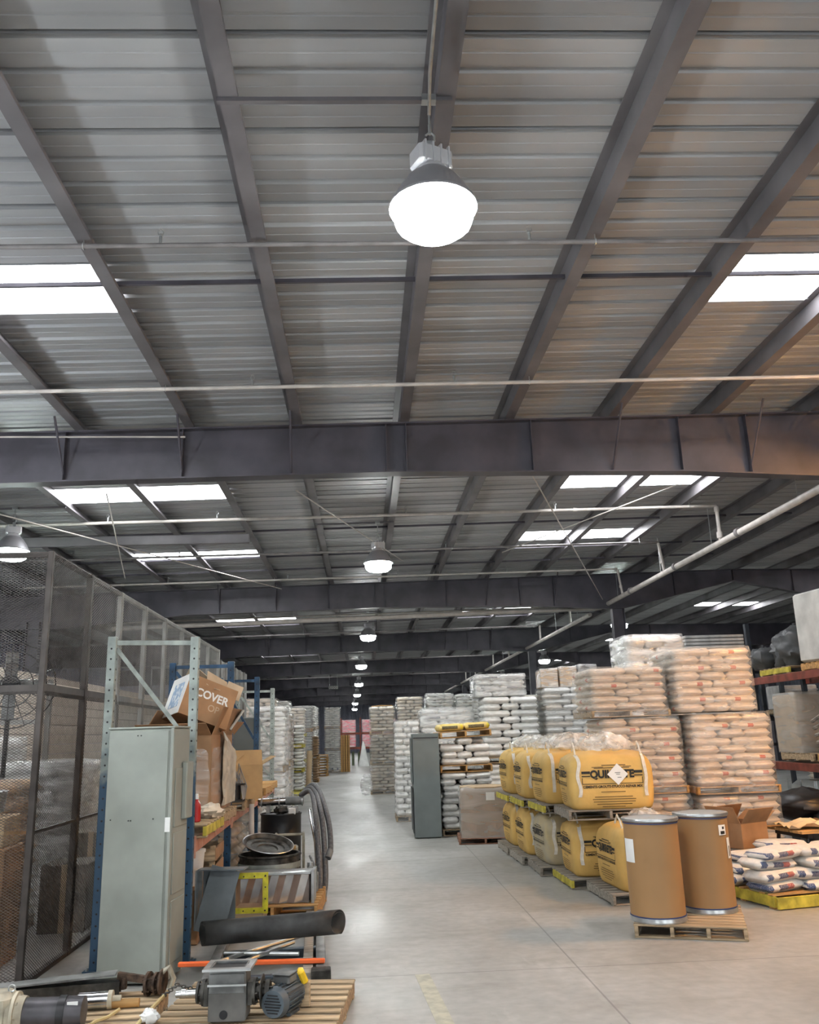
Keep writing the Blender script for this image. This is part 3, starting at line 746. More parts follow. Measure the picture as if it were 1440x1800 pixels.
def bulk_bag(x, y, z, W, D, H, label, seed, rz=0.0, mat=BULK, liner=1.0, group='yellow bulk bags on pallets', tag=False, print_f=True):
    t = thing('bulk_bag', label, 'bulk bag', (x, y, z), rz, group)
    inst('bag_body', bulk_mesh(W, D, H, seed, mat), t)
    at, ex, surf, tt = bulk_prof(W, D, H, seed)
    for side, L in (('f', W), ('l', D)):
        zc = H*.60; s = L/1.22
        it = [('t', 'QUIKRETE', .145*s, 0, zc, .006, .92)]
        for k in (-1, 1):
            it += [('r', k*.37*s, zc+.03*s, .12*s, .035*s), ('r', k*.37*s, zc-.02*s, .12*s, .014*s)]
            it += [('r', k*.425*s, zc-.085*s, .008, .085*s)]
        it += [('r', 0, zc-.125*s, .85*s, .008), ('r', 0, zc+.088*s, .5*s, .008), ('r', -.2*s, zc+.10*s, .16*s, .007), ('r', .03*s, zc+.125*s, .34*s, .009), ('r', .22*s, zc+.105*s, .12*s, .007)]
        it += [('t', 'CEMENTS·GROUTS·STUCCO·REPAIR MIX', .046*s, 0, zc-.165*s, .0016, 1.0)]
        if side == 'f' and not print_f: continue
        face_print(side, surf, it, H).build('printed_logo', INK, t, smooth=None)
        it = []; rnd = random.Random(seed+3)
        for q, wl in enumerate((.36, .0, .56, .64, .62, .52, .34)):
            if wl: it.append(('r', rnd.uniform(-.01, .01), zc-.235*s-.033*s*q, wl*s*.95, .010*s))
        face_print(side, surf, it, H).build('printed_small_text', INKB, t, smooth=None)
    # lifting straps near the corners
    for side, L in (('f', W),):
        for k in (-1, 1):
            u = k*L*.385; pts = []; b = B(); zs = [H*(.22+.72*i/12) for i in range(13)]; wv = random.Random(seed*9+k).uniform(-.02, .02)
            for i, zz in enumerate(zs):
                du = u + wv*math.sin(i*.8); v0 = Vector(surf(side, du-.022, zz)); v1 = Vector(surf(side, du+.022, zz)); nn = Vector((0, -1, 0)) if side == 'f' else Vector((-1, 0, 0))
                pts += [v0+nn*.010, v1+nn*.010, v1+nn*.018, v0+nn*.018]
            fs = []
            for i in range(len(zs)-1):
                for q in range(4): r = (q+1) % 4; fs.append((i*4+q, i*4+r, i*4+4+r, i*4+4+q))
            b.add(pts, fs)
            p = Vector(surf(side, u, H*.94)); c = Vector((0, 0, 0)); inw = (Vector((0, .16, 0)) if side == 'f' else Vector((.16, 0, 0)))
            b.tube([p, p+inw*.4+Vector((0, 0, .09)), p+inw+Vector((0, 0, .15)), p+inw*1.6+Vector((0, 0, .05))], .012, 6)
            b.build('lifting_strap', WEB, t)
    if liner:
        crumple(W*.30*liner, D*.28*liner, .15*liner, seed).build('plastic_liner', LINER, t, (0.03, .02, H+.07*liner), smooth=70)
    if tag:
        u, zz = .07, H*.60; v = Vector(surf('f', u, zz)); b = B(); b.box((0, 0, 0), (.19, .004, .19), T=TR(v.x, v.y-.024, v.z, 0, R(45), 0)); o = b.build('shipping_tag', PAPER, t)
        b = B()
        for q, (dx, dz, wl) in enumerate(((.0, .02, .07), (.005, .0, .05), (.02, -.04, .05))): b.box((v.x+dx, v.y-.027, v.z+dz), (wl, .002, .008), T=None)
        b.build('tag_print', LOCK, o)
    return t
def carton(name, label, x, y, z, w, d, h, mat=CARD, rz=0.0, flaps=(120, 120, 120, 120), rx=0.0, ry=0.0, group=None, th=.006, cat='box', fl=.5):
    """open carton: bottom, four walls and four flaps (front, back, left, right) bent out by degrees from closed"""
    t = thing(name, label, cat, (x, y, z), rz, group); t.rotation_euler = (rx, ry, rz)
    b = B(); b.box((0, 0, th/2), (w, d, th)); b.build('bottom', mat, t)
    for (c, s_) in (((0, -d/2, h/2), (w, th, h)), ((0, d/2, h/2), (w, th, h)), ((-w/2, 0, h/2), (th, d, h)), ((w/2, 0, h/2), (th, d, h))):
        b = B(); b.box(c, s_); b.build('side_panel', mat, t)
    L = min(w, d)*fl
    for ang, (px, py, ln, ax) in zip(flaps, ((0, -d/2, w, 0), (0, d/2, w, 180), (-w/2, 0, d, -90), (w/2, 0, d, 90))):
        if ang is None: continue
        T = TR(px, py, h, 0, 0, R(ax)) @ Matrix.Rotation(R(ang), 4, 'X')
        b = B(); b.box((0, L/2, 0), (ln*.985, L, th), T=T); b.build('flap', mat, t)
    return t
# ================================================================ right-hand side of the aisle
# ---- yellow bulk bags, two tiers
PY = [11.0, 12.13, 13.22, 14.32, 15.45]; PXL = [2.80, 2.60, 2.44, 2.36, 2.33]
low_lb = ['first of the row, uncovered on top', 'second of the row under the tagged bag', 'third of the row, dusty brown', 'fourth of the row', 'fifth and last of the row']
for i in range(5):
    w = 1.08; x = PXL[i]+w/2
    pallet(x, PY[i], 0, w, 1.06, 'floor pallet under the lower bulk bag, ' + low_lb[i].split(',')[0], mat=WOODG, side=[WOODG, WOODY, WOODG, WOODG, WOODG][i], rz=R([2, 1, -1, 1, 0][i]))
    bulk_bag(x+.06+(.03 if i == 0 else 0), PY[i]+.03, .125, 1.0, .98, [.72, .68, .68, .68, .68][i], 'yellow bulk bag in the lower tier, ' + low_lb[i], 11+i, R([3, -2, 2, 0, 1][i]), BULKG if i == 2 else BULK, liner=.7 if i == 0 else 0)
up_lb = ['first of the row with a white diamond tag', 'second of the row', 'third of the row', 'fourth and last of the row']
for i in range(4):
    w = 1.1; x = [2.62, 2.48, 2.38, 2.33][i]+w/2; y = PY[i+1]-.18; z = .84
    pallet(x, y, z, w, 1.06, 'pallet between the tiers under the upper bulk bag, ' + up_lb[i].split(' with')[0], mat=WOODG, side=[WOODG, WOODY, WOODY, WOODY][i], rz=R([-2, 1, 0, 1][i]))
    bulk_bag(x+[.07, .02, .03, .02][i], y-.02, z+.125, 1.12 if i == 0 else 1.04, 1.0, [.72, .73, .71, .72][i], 'yellow bulk bag in the upper tier, ' + up_lb[i], 31+i, R([-4, 2, -1, 1][i]), liner=[1.05, 1.1, .95, 1.0][i], tag=(i == 0))

# ---- fibre drums on a pallet
pallet(3.27, 9.27, 0, 1.04, 1.12, 'pale wooden pallet under the two fibre drums', rz=R(-20), mat=WOOD, nstr=4, nb=9)
def fibre_drum(x, y, z, label, tilt, labels, h=.95, r=.272):
    t = thing('fibre_drum', label, 'drum', (x, y, z), 0, 'brown fibre drums'); t.rotation_euler = tilt
    b = B(); b.lathe([(r-.004, .0), (r-.004, h)], 48); b.build('body', FIBRE, t)
    b = B(); b.lathe([(r+.004, .0), (r+.006, .01), (r+.004, .02), (r+.002, .045), (r-.004, .05)], 48, cap=False); b.build('bottom_band', GALV, t)
    b = B(); b.lathe([(r+.002, h-.022), (r+.012, h-.016), (r+.014, h), (r+.010, h+.012), (r-.006, h+.014), (r-.02, h+.004)], 48, cap=False); b.build('clamp_ring', GALV, t)
    for zz in (.052, h-.034):
        b = B(); b.lathe([(r-.003, zz-.006), (r+.003, zz-.005), (r+.003, zz+.005), (r-.003, zz+.006)], 48, cap=False); b.build('dark_hoop', NAVY, t)
    b = B(); b.lathe([(.01, h+.008), (r-.1, h+.008), (r-.05, h+.012), (r-.012, h+.004)], 48, cap=False); b.build('lid', M('drum lid grey', (.33, .36, .37), .4, .3, var=.08), t)
    for (a, z0, wd, ht, marks) in labels:
        b = B(); n = 6; pts = []; rr = r+.002
        for i in range(n+1):
            aa = R(a)+(i/n-.5)*wd/r
            for zz in (z0-ht/2, z0+ht/2): pts.append((math.cos(aa)*rr, math.sin(aa)*rr, zz))
        b.add(pts, [(2*i, 2*i+2, 2*i+3, 2*i+1) for i in range(n)]); o = b.build('paper_label', PAPER, t)
        if marks:
            b = B()
            for (da, dz, ww, hh) in marks:
                pts = []
                for i in range(4):
                    aa = R(a)+(da+(i/3-.5)*ww)/r
                    for zz in (z0+dz-hh/2, z0+dz+hh/2): pts.append((math.cos(aa)*(rr+.002), math.sin(aa)*(rr+.002), zz))
                b.add(pts, [(2*i, 2*i+2, 2*i+3, 2*i+1) for i in range(3)])
            b.build('label_print', INK, o)
    return t
fibre_drum(2.90, 9.10, .125, 'brown fibre drum with a blank white label, standing in front of the other drum', (0, 0, 0), [(196, .66, .15, .22, [])])
fibre_drum(3.55, 9.42, .125, 'brown fibre drum with two printed labels, set back on the pallet', (0, 0, 0), [(-62, .80, .10, .10, [(.01, .02, .03, .025), (0, -.025, .06, .03)]), (-45, .62, .06, .20, [(0, -.03, .018, .10)])])

# ---- printed white sacks on the yellow-edged pallet, carton, bench
pallet(5.05, 10.62, 0, 1.45, 1.15, 'low yellow-edged pallet carrying the printed white sacks', rz=R(12), mat=WOODO, side=WOODY, h=.15)
b = B(); b.box((0, 0, .07), (1.42, .03, .12), ch=.004); prop(b.build('yellow_board', WOODY, loc=(5.16, 10.00, 0), rot=(0, 0, R(12))), 'bright yellow board along the edge of the sack pallet', 'board')
rnd = random.Random(3)
for c, row in enumerate(([(-.48, -.3), (.05, -.42), (.5, -.25), (-.5, .25), (0.0, .25), (.48, .3)], [(-.52, -.3), (-.05, -.33), (.45, -.3), (-.4, .25), (.3, .28)], [(-.5, -.22), (.12, -.36), (.6, -.2), (-.3, .3), (.4, .25)], [(-.42, -.25), (.12, -.28), (.58, -.1), (.1, .3)])):
    for (sx, sy) in row:
        px, py = 5.05+sx*math.cos(R(12))-sy*math.sin(R(12)), 10.62+sx*math.sin(R(12))+sy*math.cos(R(12))
        o = inst('printed_sack', sack_mesh(SACKN, rnd.randrange(4)), None, (px, py, .15+.055+.108*c), (rnd.uniform(-.05, .05), rnd.uniform(-.06, .06), R(12)+rnd.uniform(-.18, .18)), (.56, .40, .118))
        prop(o, 'white paper sack printed navy and red, %s course on the yellow-edged pallet' % ['lowest', 'second', 'third', 'top'][c], 'sack', 'printed white sacks on the yellow-edged pallet')
carton('carton', 'open brown carton with raised flaps behind the printed sacks', 4.86, 11.55, .45, .50, .46, .30, rz=R(28), flaps=(128, 60, 118, 150))
b = B(); b.box((0, 0, .22), (.6, .5, .44), ch=.01); prop(b.build('wooden_crate', WOODG, loc=(4.86, 11.55, 0), rot=(0, 0, R(28))), 'grey wooden crate under the open brown carton', 'crate')
t = thing('trestle_table', 'low trestle with splayed dark legs under the papers beside the carton', 'table', (6.05, 11.6, 0), R(8))
for q in range(3):
    b = B(); b.box((0, -.28+.28*q, .63), (1.3, .26, .035), ch=.004); b.build('plank', WOODO, t)
for x in (-.5, .5):
    for y in (-.3, .3):
        b = B(); b.cyl((x, y, .62), (x+.08*x, y*1.35, 0), .025, n=8); b.build('leg', BLACK, t)
    b = B(); b.box((x, 0, .58), (.06, .7, .06)); b.build('cross_bar', BLACK, t)
for i, (dx, dy, sz, lb) in enumerate(((-.25, -.1, .8, 'crumpled sheet of cream paper on the trestle, beside the carton'), (.3, -.05, .7, 'larger crumpled sheet of cream paper on the trestle'))):
    b = B(); n = 9; pts = []
    for a in range(n):
        for c in range(n):
            u, v = a/(n-1)-.5, c/(n-1)-.5
            pts.append((u*sz, v*.55, .03+.13*abs(noise.noise(Vector((u*3.2+i*5, v*3.2, i))))+.10*max(0, u)*i))
    fs = [(a*n+c, a*n+n+c, a*n+n+c+1, a*n+c+1) for a in range(n-1) for c in range(n-1)]
    b.add(pts, fs); b.add([(p[0], p[1], p[2]-.006) for p in pts], [f[::-1] for f in fs])
    prop(b.build('paper_sheet', M('cream kraft paper', (.74, .60, .40), .7, var=.05), loc=(6.05+dx, 11.6+dy, .64), smooth=None), lb, 'paper', 'papers on the trestle')
t = thing('sack_heap_tarp', 'black tarpaulin heaped on the floor under the rust-red rack', 'tarpaulin', (7.35, 13.3, 0))
crumple(.8, .7, .42, 4, amp=.3).build('folded_sheet', TARP, t, (0, 0, .28), smooth=60)
crumple(.55, .5, .22, 9, amp=.3).build('loose_end', BLACK, t, (-.55, .35, .75), smooth=60)
b = B(); b.box((0, 0, 0), (.55, .3, .02), rz=.5); prop(b.build('canvas_scrap', M('olive canvas', (.30, .26, .14), .8, var=.15), loc=(6.55, 12.35, .011)), 'olive canvas scrap on the floor behind the trestle', 'canvas')

# ---- wrapped stacks of tan sacks
TAN = [SACKR, SACKR, BAGC]
load('wrapped load of tan sacks on the floor, carrying the shorter stack', 'pallet load', 4.18, 13.5, 1.24, 1.15, 0, 1.0, 8, TAN)
load('wrapped load of tan sacks in the middle of the shorter stack', 'pallet load', 4.14, 13.48, 1.20, 1.15, 1.02, 2.10, 9, TAN, pal=WOODO, ph=.11)
load('wrapped load of tan sacks on top of the shorter stack', 'pallet load', 4.00, 13.5, 1.18, 1.15, 2.13, 2.86, 6, TAN, pal=WOOD, ph=.10)
load('wrapped load of tan sacks on the floor, carrying the taller stack', 'pallet load', 5.45, 13.35, 1.22, 1.15, 0, .98, 8, TAN)
load('wrapped load of tan sacks in the middle of the taller stack', 'pallet load', 5.43, 13.3, 1.22, 1.13, 1.0, 2.13, 9, TAN, pal=WOODO, ph=.11)
load('wrapped load of tan sacks on top of the taller stack', 'pallet load', 5.26, 13.3, 1.22, 1.15, 2.17, 3.10, 8, TAN, pal=None)
load('cloudy-wrapped white load standing high behind the tan stacks', 'pallet load', 5.55, 16.6, 1.15, 1.1, 2.4, 3.66, 5, [BAGW], wrap=FILMW)
load('wrapped load of white sacks holding up the cloudy-wrapped load', 'pallet load', 5.55, 16.6, 1.15, 1.1, 0, 2.38, 18, [BAGW], wrap=FILMW)
# stack of white trays
t = thing('tray_stack_base', 'tall white-wrapped load behind the taller tan stack, under the trays', 'pallet load', (7.4, 18.2, 0))
pallet_parts(t, 1.25, 1.1); b = B(); b.box((0, 0, 1.75), (1.2, 1.05, 3.25), ch=.03); b.build('wrapped_block', M('white wrapped block', (.66, .66, .64), .5, var=.08, scale=2), t)
for i in range(6):
    b = B(); b.box((0, 0, .01), (1.25, 1.0, .02), ch=.006); b.frame(1.25, 1.0, .03, .045, T=TR(0, 0, .035, R(90)))
    prop(b.build('tray', BAGG, loc=(7.4, 18.2, 3.39+.072*i)), 'shallow pale tray, %s in the pile behind the taller tan stack' % ['lowest', 'second up', 'third up', 'fourth up', 'fifth up', 'topmost'][i], 'tray', 'pile of pale trays')

# ---- tall white stacks in the middle distance
load('stack of white sacks on the floor behind the yellow bulk bags', 'pallet load', 3.43, 20.95, 1.32, 1.15, 0, 1.26, 9, [BAGW], wrap=None, group='white sack loads')
load('stack of white sacks lifted on top behind the yellow bulk bags', 'pallet load', 3.45, 20.95, 1.34, 1.15, 1.27, 2.76, 9, [BAGW], wrap=None, group='white sack loads')
load('clear-wrapped printed white sacks topping the tall white stack', 'pallet load', 3.25, 21.0, 1.22, 1.12, 2.78, 3.28, 4, [SACKD], wrap=FILMW, pal=None, group='white sack loads')
load('stack of pale sacks with one label, right behind the shorter tan stack', 'pallet load', 4.98, 21.2, 1.36, 1.15, 0, 1.5, 10, [BAGW], wrap=FILM, group='white sack loads')
load('upper load of pale sacks behind the shorter tan stack', 'pallet load', 4.98, 21.2, 1.36, 1.15, 1.52, 2.95, 10, [BAGW, BAGC], wrap=FILM, group='white sack loads')
for i, (x, w, h, m, lb) in enumerate(((4.5, .42, .42, CARDL, 'pale wrapped box on the pale stack, beside the tall white stack'), (4.95, .42, .46, CARDL, 'pale wrapped box in the middle of three on the pale stack'), (5.42, .46, .50, TARP, 'dark wrapped box with a clear film edge on the pale stack'))):
    t = thing('wrapped_box', lb, 'box', (x, 21.1, 2.97), R(3*i-3), 'wrapped boxes on the pale stack')
    b = B(); b.box((0, 0, h/2), (w, .8, h), ch=.015); b.build('carton', m, t); inst('stretch_film', shell_mesh(w*1.05, .84, h+.02, 70+i, FILMW), t)
load('wrapped stack of reddish cartons far behind the pale stack', 'pallet load', 9.3, 26.6, 1.3, 1.1, 0, 3.45, 18, [BAGC], wrap=FILM, join=True)
# white sacks beside the locker: unwrapped, every sack loose
pallet(2.05, 18.45, 0, 1.04, 1.1, 'floor pallet of the white sack pile beside the locker', mat=WOOD)
pallet(2.06, 18.45, 1.205, 1.06, 1.1, 'middle pallet of the white sack pile beside the locker', mat=WOODO, h=.14)
def loose(x, y, w, d, z0, n, ch, lb, group, mat, seed, skip=()):
    rnd = random.Random(seed)
    for c in range(n):
        for k, (sx, sy, a, b_, turn) in enumerate(layer_spots(w, d, c % 2)):
            if (c, k) in skip: continue
            lb2 = lb % ['lowest', 'second', 'third', 'fourth', 'fifth', 'sixth', 'seventh', 'eighth', 'ninth'][c]; o = inst('white_sack', sack_mesh(mat, rnd.randrange(4)), None, (x+sx+rnd.uniform(-.03, .03), y+sy+rnd.uniform(-.02, .02), z0+ch*(c+.5)), (rnd.uniform(-.03, .03), rnd.uniform(-.05, .05), (math.pi/2 if turn else 0)+rnd.uniform(-.05, .05)), (a*1.03, b_*1.03, ch*1.15))
            prop(o, lb2, 'sack', group)
loose(2.05, 18.45, 1.0, 1.08, .125, 9, .119, 'plain white sack in the %s course under the middle pallet, beside the locker', 'white sacks of the lower pile beside the locker', BAGW, 5)
loose(2.06, 18.45, 1.0, 1.06, 1.345, 4, .132, 'plain white sack in the %s course on the middle pallet, beside the locker', 'white sacks of the upper pile beside the locker', BAGW, 6, skip=((3, 0), (3, 2), (3, 4)))
tp = pallet(2.05, 18.45, 1.885, 1.06, 1.1, 'tilted orange wooden pallet capping the white sack pile', mat=WOODO, h=.13); tp.rotation_euler = (0, R(-2), R(3))
for k, (dx, dy) in enumerate(((-.26, -.27), (.27, -.27), (-.26, .27), (.27, .27))):
    o = inst('yellow_sack', sack_mesh(SACKY, k), None, (2.05+dx, 18.45+dy, 2.095+dx*.034), (0, R(-2), R(3)), (.54, .52, .15)); prop(o, 'yellow printed sack on the tilted orange pallet, %s' % ['front one by the locker', 'front one by the tall white stack', 'back one by the locker', 'back one by the tall white stack'][k], 'sack', 'yellow sacks on the tilted pallet')
load('clear-wrapped load of dark-printed white sacks behind the locker', 'pallet load', 2.02, 21.7, 1.30, 1.1, 0, 2.55, 17, [SACKD, BAGW], wrap=FILMW, group='white sack loads')
load('low white load peeking over the locker top', 'pallet load', 1.03, 21.6, .60, 1.0, 0, 2.28, 16, [BAGW], wrap=FILM, group='white sack loads')
# ---- locker
t = thing('locker', 'dark slate-grey steel locker with an open lower door beside the aisle', 'locker', (1.22, 18.15, 0), R(-1.5))
b = B(); b.box((0.02, 0, 1.0), (.53, .98, 1.97), ch=.008); b.build('body', LOCK, t)
for (z0, z1) in ((1.02, 1.9),):
    for y in (-.245, .245):
        o = B().box((-.265, y, (z0+z1)/2), (.02, .455, z1-z0), ch=.004).build('door', LOCK, t)
        B().box((-.28, y+.15, z0+.35), (.02, .02, .09)).build('handle', GALV, o)
B().box((-.262, 0, .52), (.012, .93, .84)).build('shade_panel', BLACK, t)  # black panel paints the shade inside the open lower compartment
o = B().box((-.268, .36, .53), (.02, .22, .86), ch=.004).build('door', LOCK, t)
B().box((-.29, -.2, .985), (.03, .10, .03)).build('handle', CHROME, o)
B().box((0.02, -.494, 1.9), (.5, .006, .02)).build('seam', BLACK, t)
# ---- wrapped cardboard bin on its pallet
pallet(2.22, 16.95, 0, .98, 1.0, 'reddish low pallet under the wrapped cardboard bin', rz=R(-4), mat=M('reddish wood', (.33, .17, .11), .8, var=.2, rnd=.1), h=.11)
t = thing('cardboard_bin', 'octagonal cardboard bin in cloudy film beside the bulk bags', 'bin', (2.24, 16.95, .11), R(-4))
oct_ = [(math.cos(R(22.5+45*k))*.47, math.sin(R(22.5+45*k))*.5) for k in range(8)]
for k in range(8):
    a, c = oct_[k], oct_[(k+1) % 8]; b = B(); b.prism([a, c, (c[0]*.97, c[1]*.97), (a[0]*.97, a[1]*.97)], 'z', 0, .86); b.build('side_panel', CARD, t)
b = B(); b.prism(oct_, 'z', .86, .88); b.build('lid', CARDL, t)
inst('stretch_film', shell_mesh(.93, .98, .86, 91, FILMG), t)
B().box((.1, -.505, .72), (.16, .004, .14)).build('paper_label', PAPER, t)

# ---- far stacks on this side
KR = [BAGC, BAGK]
def far(label, x, y, w, d, tiers, mats, wrap=FILM, side=None, pal=WOOD, group='wrapped pallet loads', n=8):
    z = 0
    t = thing('pallet_load', label, 'pallet load', (x, y, 0), 0, group)
    for i, h in enumerate(tiers):
        b = B(); b.box((0, 0, z+.015), (w, d, .025)); b.box((0, 0, z+.11), (w, d, .025))
        for q in (-1, 0, 1): b.box((q*(w/2-.04), 0, z+.06), (.06, d, .07))
        b.build('pallet', side or pal, t)
        tier(t, w*.96, d*.96, z+.125, z+h, max(3, int((h-.125)/.105)), mats, .02, join=True)
        if wrap: LOADN[0] += 1; inst('stretch_film', shell_mesh(w*1.03, d*1.03, h+.01, LOADN[0], wrap), t, (0, 0, z))
        z += h+.01
    return t
far('tall tan stack in glossy film at the aisle bend, with an orange sheet on top', .66, 31.5, .92, 1.1, (.98, 1.0, .95), [BAGC])
b = B(); b.box((0, 0, 0), (.5, .7, .03), rz=.4); prop(b.build('orange_sheet', WOODO, loc=(.66, 31.4, 2.99)), 'orange board lying on the tall tan stack at the aisle bend', 'board')
far('taller brown stack with a pale top next to the glossy tan stack', 1.66, 31.6, .95, 1.1, (1.0, 1.02, 1.22), [BAGC])
b = crumple(.22, .25, .36, 6, amp=.2); prop(b.build('plastic_sack', FILMW, loc=(.06, 30.72, .34), smooth=60), 'clear plastic sack slumped against the glossy tan stack', 'plastic sack')
far('white stack peaked on top behind the locker', 2.75, 31.8, 1.0, 1.1, (1.6, 1.75), [BAGW], wrap=FILMW)
far('white stack peaked on top, second behind the locker', 3.85, 31.8, 1.05, 1.1, (1.6, 1.7), [BAGW], wrap=FILMW)
far('white stack farther along behind the tall white sacks', 5.0, 31.8, 1.05, 1.1, (1.6, 1.6), [BAGW], wrap=FILMW)
far('tan stack at the back between the columns', 6.3, 31.8, 1.05, 1.1, (1.6, 1.6), [BAGC])
far('white stack far back past the tan pair', 2.2, 36.5, 1.1, 1.1, (1.6, 1.3), [BAGW], wrap=FILMW)

# ---- rust-red rack on the far right
t = thing('pallet_rack', 'rust-red pallet rack behind the tan stacks, two levels', 'rack', (7.2, 12.3, 0))
for y in (0, 3.5):
    for x in (.04, 1.0):
        B().box((x, y, 1.9), (.08, .09, 3.8), ch=.006).build('upright', M('rack black', (.03, .035, .045), .5), t)
    for z in (.4, 1.6, 2.9): B().box((.52, y, z), (.9, .04, .05)).build('brace', MATS['rack black'], t)
for z in (1.26, 2.72):
    for x in (0, 1.04):
        for y in (1.75,): B().box((x, y, z), (.05, 3.4, .13), ch=.006).build('beam', REDB, t)
    for q in range(6): B().box((.52, .25+.6*q, z+.04), (1.0, .09, .03)).build('cross_bar', WOODG, t)
pallet(7.78, 13.4, 2.785, 1.1, 1.1, 'pallet under the tall white block on the upper rack level', mat=WOODO)
b = B(); b.box((0, 0, .56), (1.08, 1.08, 1.12), ch=.03)
prop(b.build('wrapped_block', M('pale foam block', (.62, .61, .57), .7, var=.12, scale=3, bump=.3, bscale=6), loc=(7.78, 13.4, 2.915), rot=(R(1), 0, R(3))), 'tall off-white wrapped block on the upper rack level', 'block')
pallet(7.75, 14.85, 2.785, 1.1, 1.1, 'yellow-edged pallet under the dark tarpaulin bundle on the upper rack level', mat=WOOD, side=WOODY)
t = thing('tarpaulin_bundle', 'dark grey tarpaulin bundle tied on a pallet on the upper rack level', 'bundle', (7.75, 14.85, 2.91))
crumple(.46, .50, .42, 2, n=36, m=24, amp=.36).build('sheet', TARP, t, (0, 0, .30), smooth=55); crumple(.30, .28, .22, 7, amp=.35).build('knotted_end', TARP, t, (-.35, .62, .2), smooth=55)
pallet(7.75, 14.5, 1.355, 1.05, 1.1, 'wooden pallet on the lower rack level under the film-covered box', mat=WOOD)
t = thing('wrapped_box', 'large box in grey dusty film on the lower rack level', 'box', (7.72, 14.75, 1.48)); B().box((0, 0, .48), (.95, .8, .96), ch=.02).build('carton', CARDL, t); inst('stretch_film', shell_mesh(1.0, .85, .99, 95, FILMG), t)
for q in range(5):
    b = B(); b.tube([(0, -.28, 0), (.1, -.1, .05+.03*q), (-.05, .1, .02), (.08, .28, .04)], [.02, .03, .03, .02], 6)
    prop(b.build('wood_offcut', WOODG, loc=(7.35, 13.75+.03*q, 1.52+.11*q)), 'curled wood offcut, %s in the pile beside the film-covered box' % ['lowest', 'second', 'middle', 'fourth', 'topmost'][q], 'offcut', 'curled offcuts on the lower rack level')
pallet(7.75, 13.35, 1.355, 1.05, .95, 'wooden pallet on the lower rack level under the curled offcuts', mat=WOODO)
t = thing('plastic_tote', 'milky plastic tote standing under the lower rack level', 'tote', (7.75, 14.6, 0)); B().box((0, 0, .1), (1.0, 1.0, .2)).build('base', BLACK, t); B().box((0, 0, .62), (.9, .9, .82), ch=.08).build('tank', M('milky plastic', (.40, .42, .41), .35, var=.1), t)
for q in (-.45, 0, .45): B().box((q, -.47, .62), (.025, .02, .84)).build('cage_bar', GALV, t); B().box((-.47, q, .62), (.02, .025, .84)).build('cage_bar', GALV, t)
# rack behind with a white case
t = thing('equipment_case', 'pale equipment case on a small pallet behind the rust-red rack', 'case', (9.3, 18.5, 2.15)); pallet_parts(t, .9, .7, h=.1); B().box((0, 0, .35), (.85, .6, .5), ch=.02).build('case_body', BAGG, t); B().box((0, -.31, .5), (.86, .03, .03)).build('lid_seam', GALV, t)
t = thing('pallet_rack', 'dark pallet rack standing behind the rust-red rack', 'rack', (8.9, 18.1, 0))
for x in (0, 2.6):
    for y in (0, .9): B().box((x, y, 1.7), (.08, .08, 3.4)).build('upright', MATS['rack black'], t)
for y in (0, .9): B().box((1.3, y, 2.08), (2.5, .05, .12)).build('beam', MATS['rack black'], t)
for q in range(5): B().box((.2+.55*q, .45, 2.13), (.1, .9, .03)).build('cross_bar', WOODG, t)
# ================================================================ left-hand side of the aisle
# ---- expanded-metal cage
def expanded(w, h, mat, cw=.040, chh=.024, st=.0034, dp=.003):
    """diamond lattice of slit-and-stretched sheet, in the xz plane"""
    b = B(); nx = int(w/cw); nz = int(h/chh); cw = w/nx; chh = h/nz; vs = []; fs = []
    def strand(x0, z0, x1, z1):
        d = Vector((x1-x0, 0, z1-z0)).normalized(); n = Vector((-d.z, 0, d.x))*st/2; k = len(vs)
        for (x, z) in ((x0, z0), (x1, z1)):
            p = Vector((x, 0, z)); vs.extend([p+n+Vector((0, -dp/2, 0)), p+n+Vector((0, dp/2, 0)), p-n+Vector((0, dp/2, 0)), p-n+Vector((0, -dp/2, 0))])
        for q in range(4): r = (q+1) % 4; fs.append((k+q, k+r, k+4+r, k+4+q))
    for i in range(nx):
        for j in range(nz):
            x, z = i*cw, j*chh; xm, zm = x+cw/2, z+chh/2
            strand(x, zm, xm, z+chh); strand(xm, z+chh, x+cw, zm); strand(x, zm, xm, z); strand(xm, z, x+cw, zm)
    me = bpy.data.meshes.new('mesh_panel'); me.from_pydata([tuple(v) for v in vs], [], fs); me.materials.append(mat); return me
CX, CY, CT = -2.93, 8.1, 3.76
cage = thing('wire_cage', 'tall expanded-metal storage cage with brown posts beside the aisle', 'cage', (CX, CY, 0))
EM = expanded(1.16, 1.20, CAGE); EG = expanded(1.16, 1.20, CAGEG, .058, .032, .0030, .0025)
POSTS = 8
for i in range(POSTS+1):
    y = 1.2*i; mt = CAGE if i < 2 else CAGEG
    B().box((0, y, CT/2), (.055, .055 if i == 0 else .10, CT), ch=.004).build('post', mt, cage)
    if i < POSTS:
        for z in (.02, 2.48, CT-.03): B().box((0, y+.6, z), (.045, 1.15, .05 if z != 2.48 else .10)).build('rail', mt, cage)
        B().box((0, y+.6, 1.24), (.03, 1.15, .03)).build('rail', mt, cage)
        for k, z in enumerate((.04, 1.265, 2.54)):
            inst('mesh_panel', EM if i < 1 else EG, cage, (.03, y+.02, z), (0, 0, R(90)))
for i in range(3):
    x = -1.2*i
    if i: B().box((x, 0, CT/2), (.055, .055, CT), ch=.004).build('post', CAGE, cage)
    for z in (.02, 2.48, CT-.03): B().box((x-.6, 0, z), (1.15, .045, .05 if z != 2.48 else .08)).build('rail', CAGE, cage)
    for z in (.04, 1.265, 2.54): inst('mesh_panel', EM, cage, (x-1.18, -.03, z))
t = thing('sheet_partition', 'grey sheet-metal partition continuing past the cage', 'partition', (CX, CY+1.2*POSTS+.1, 0))
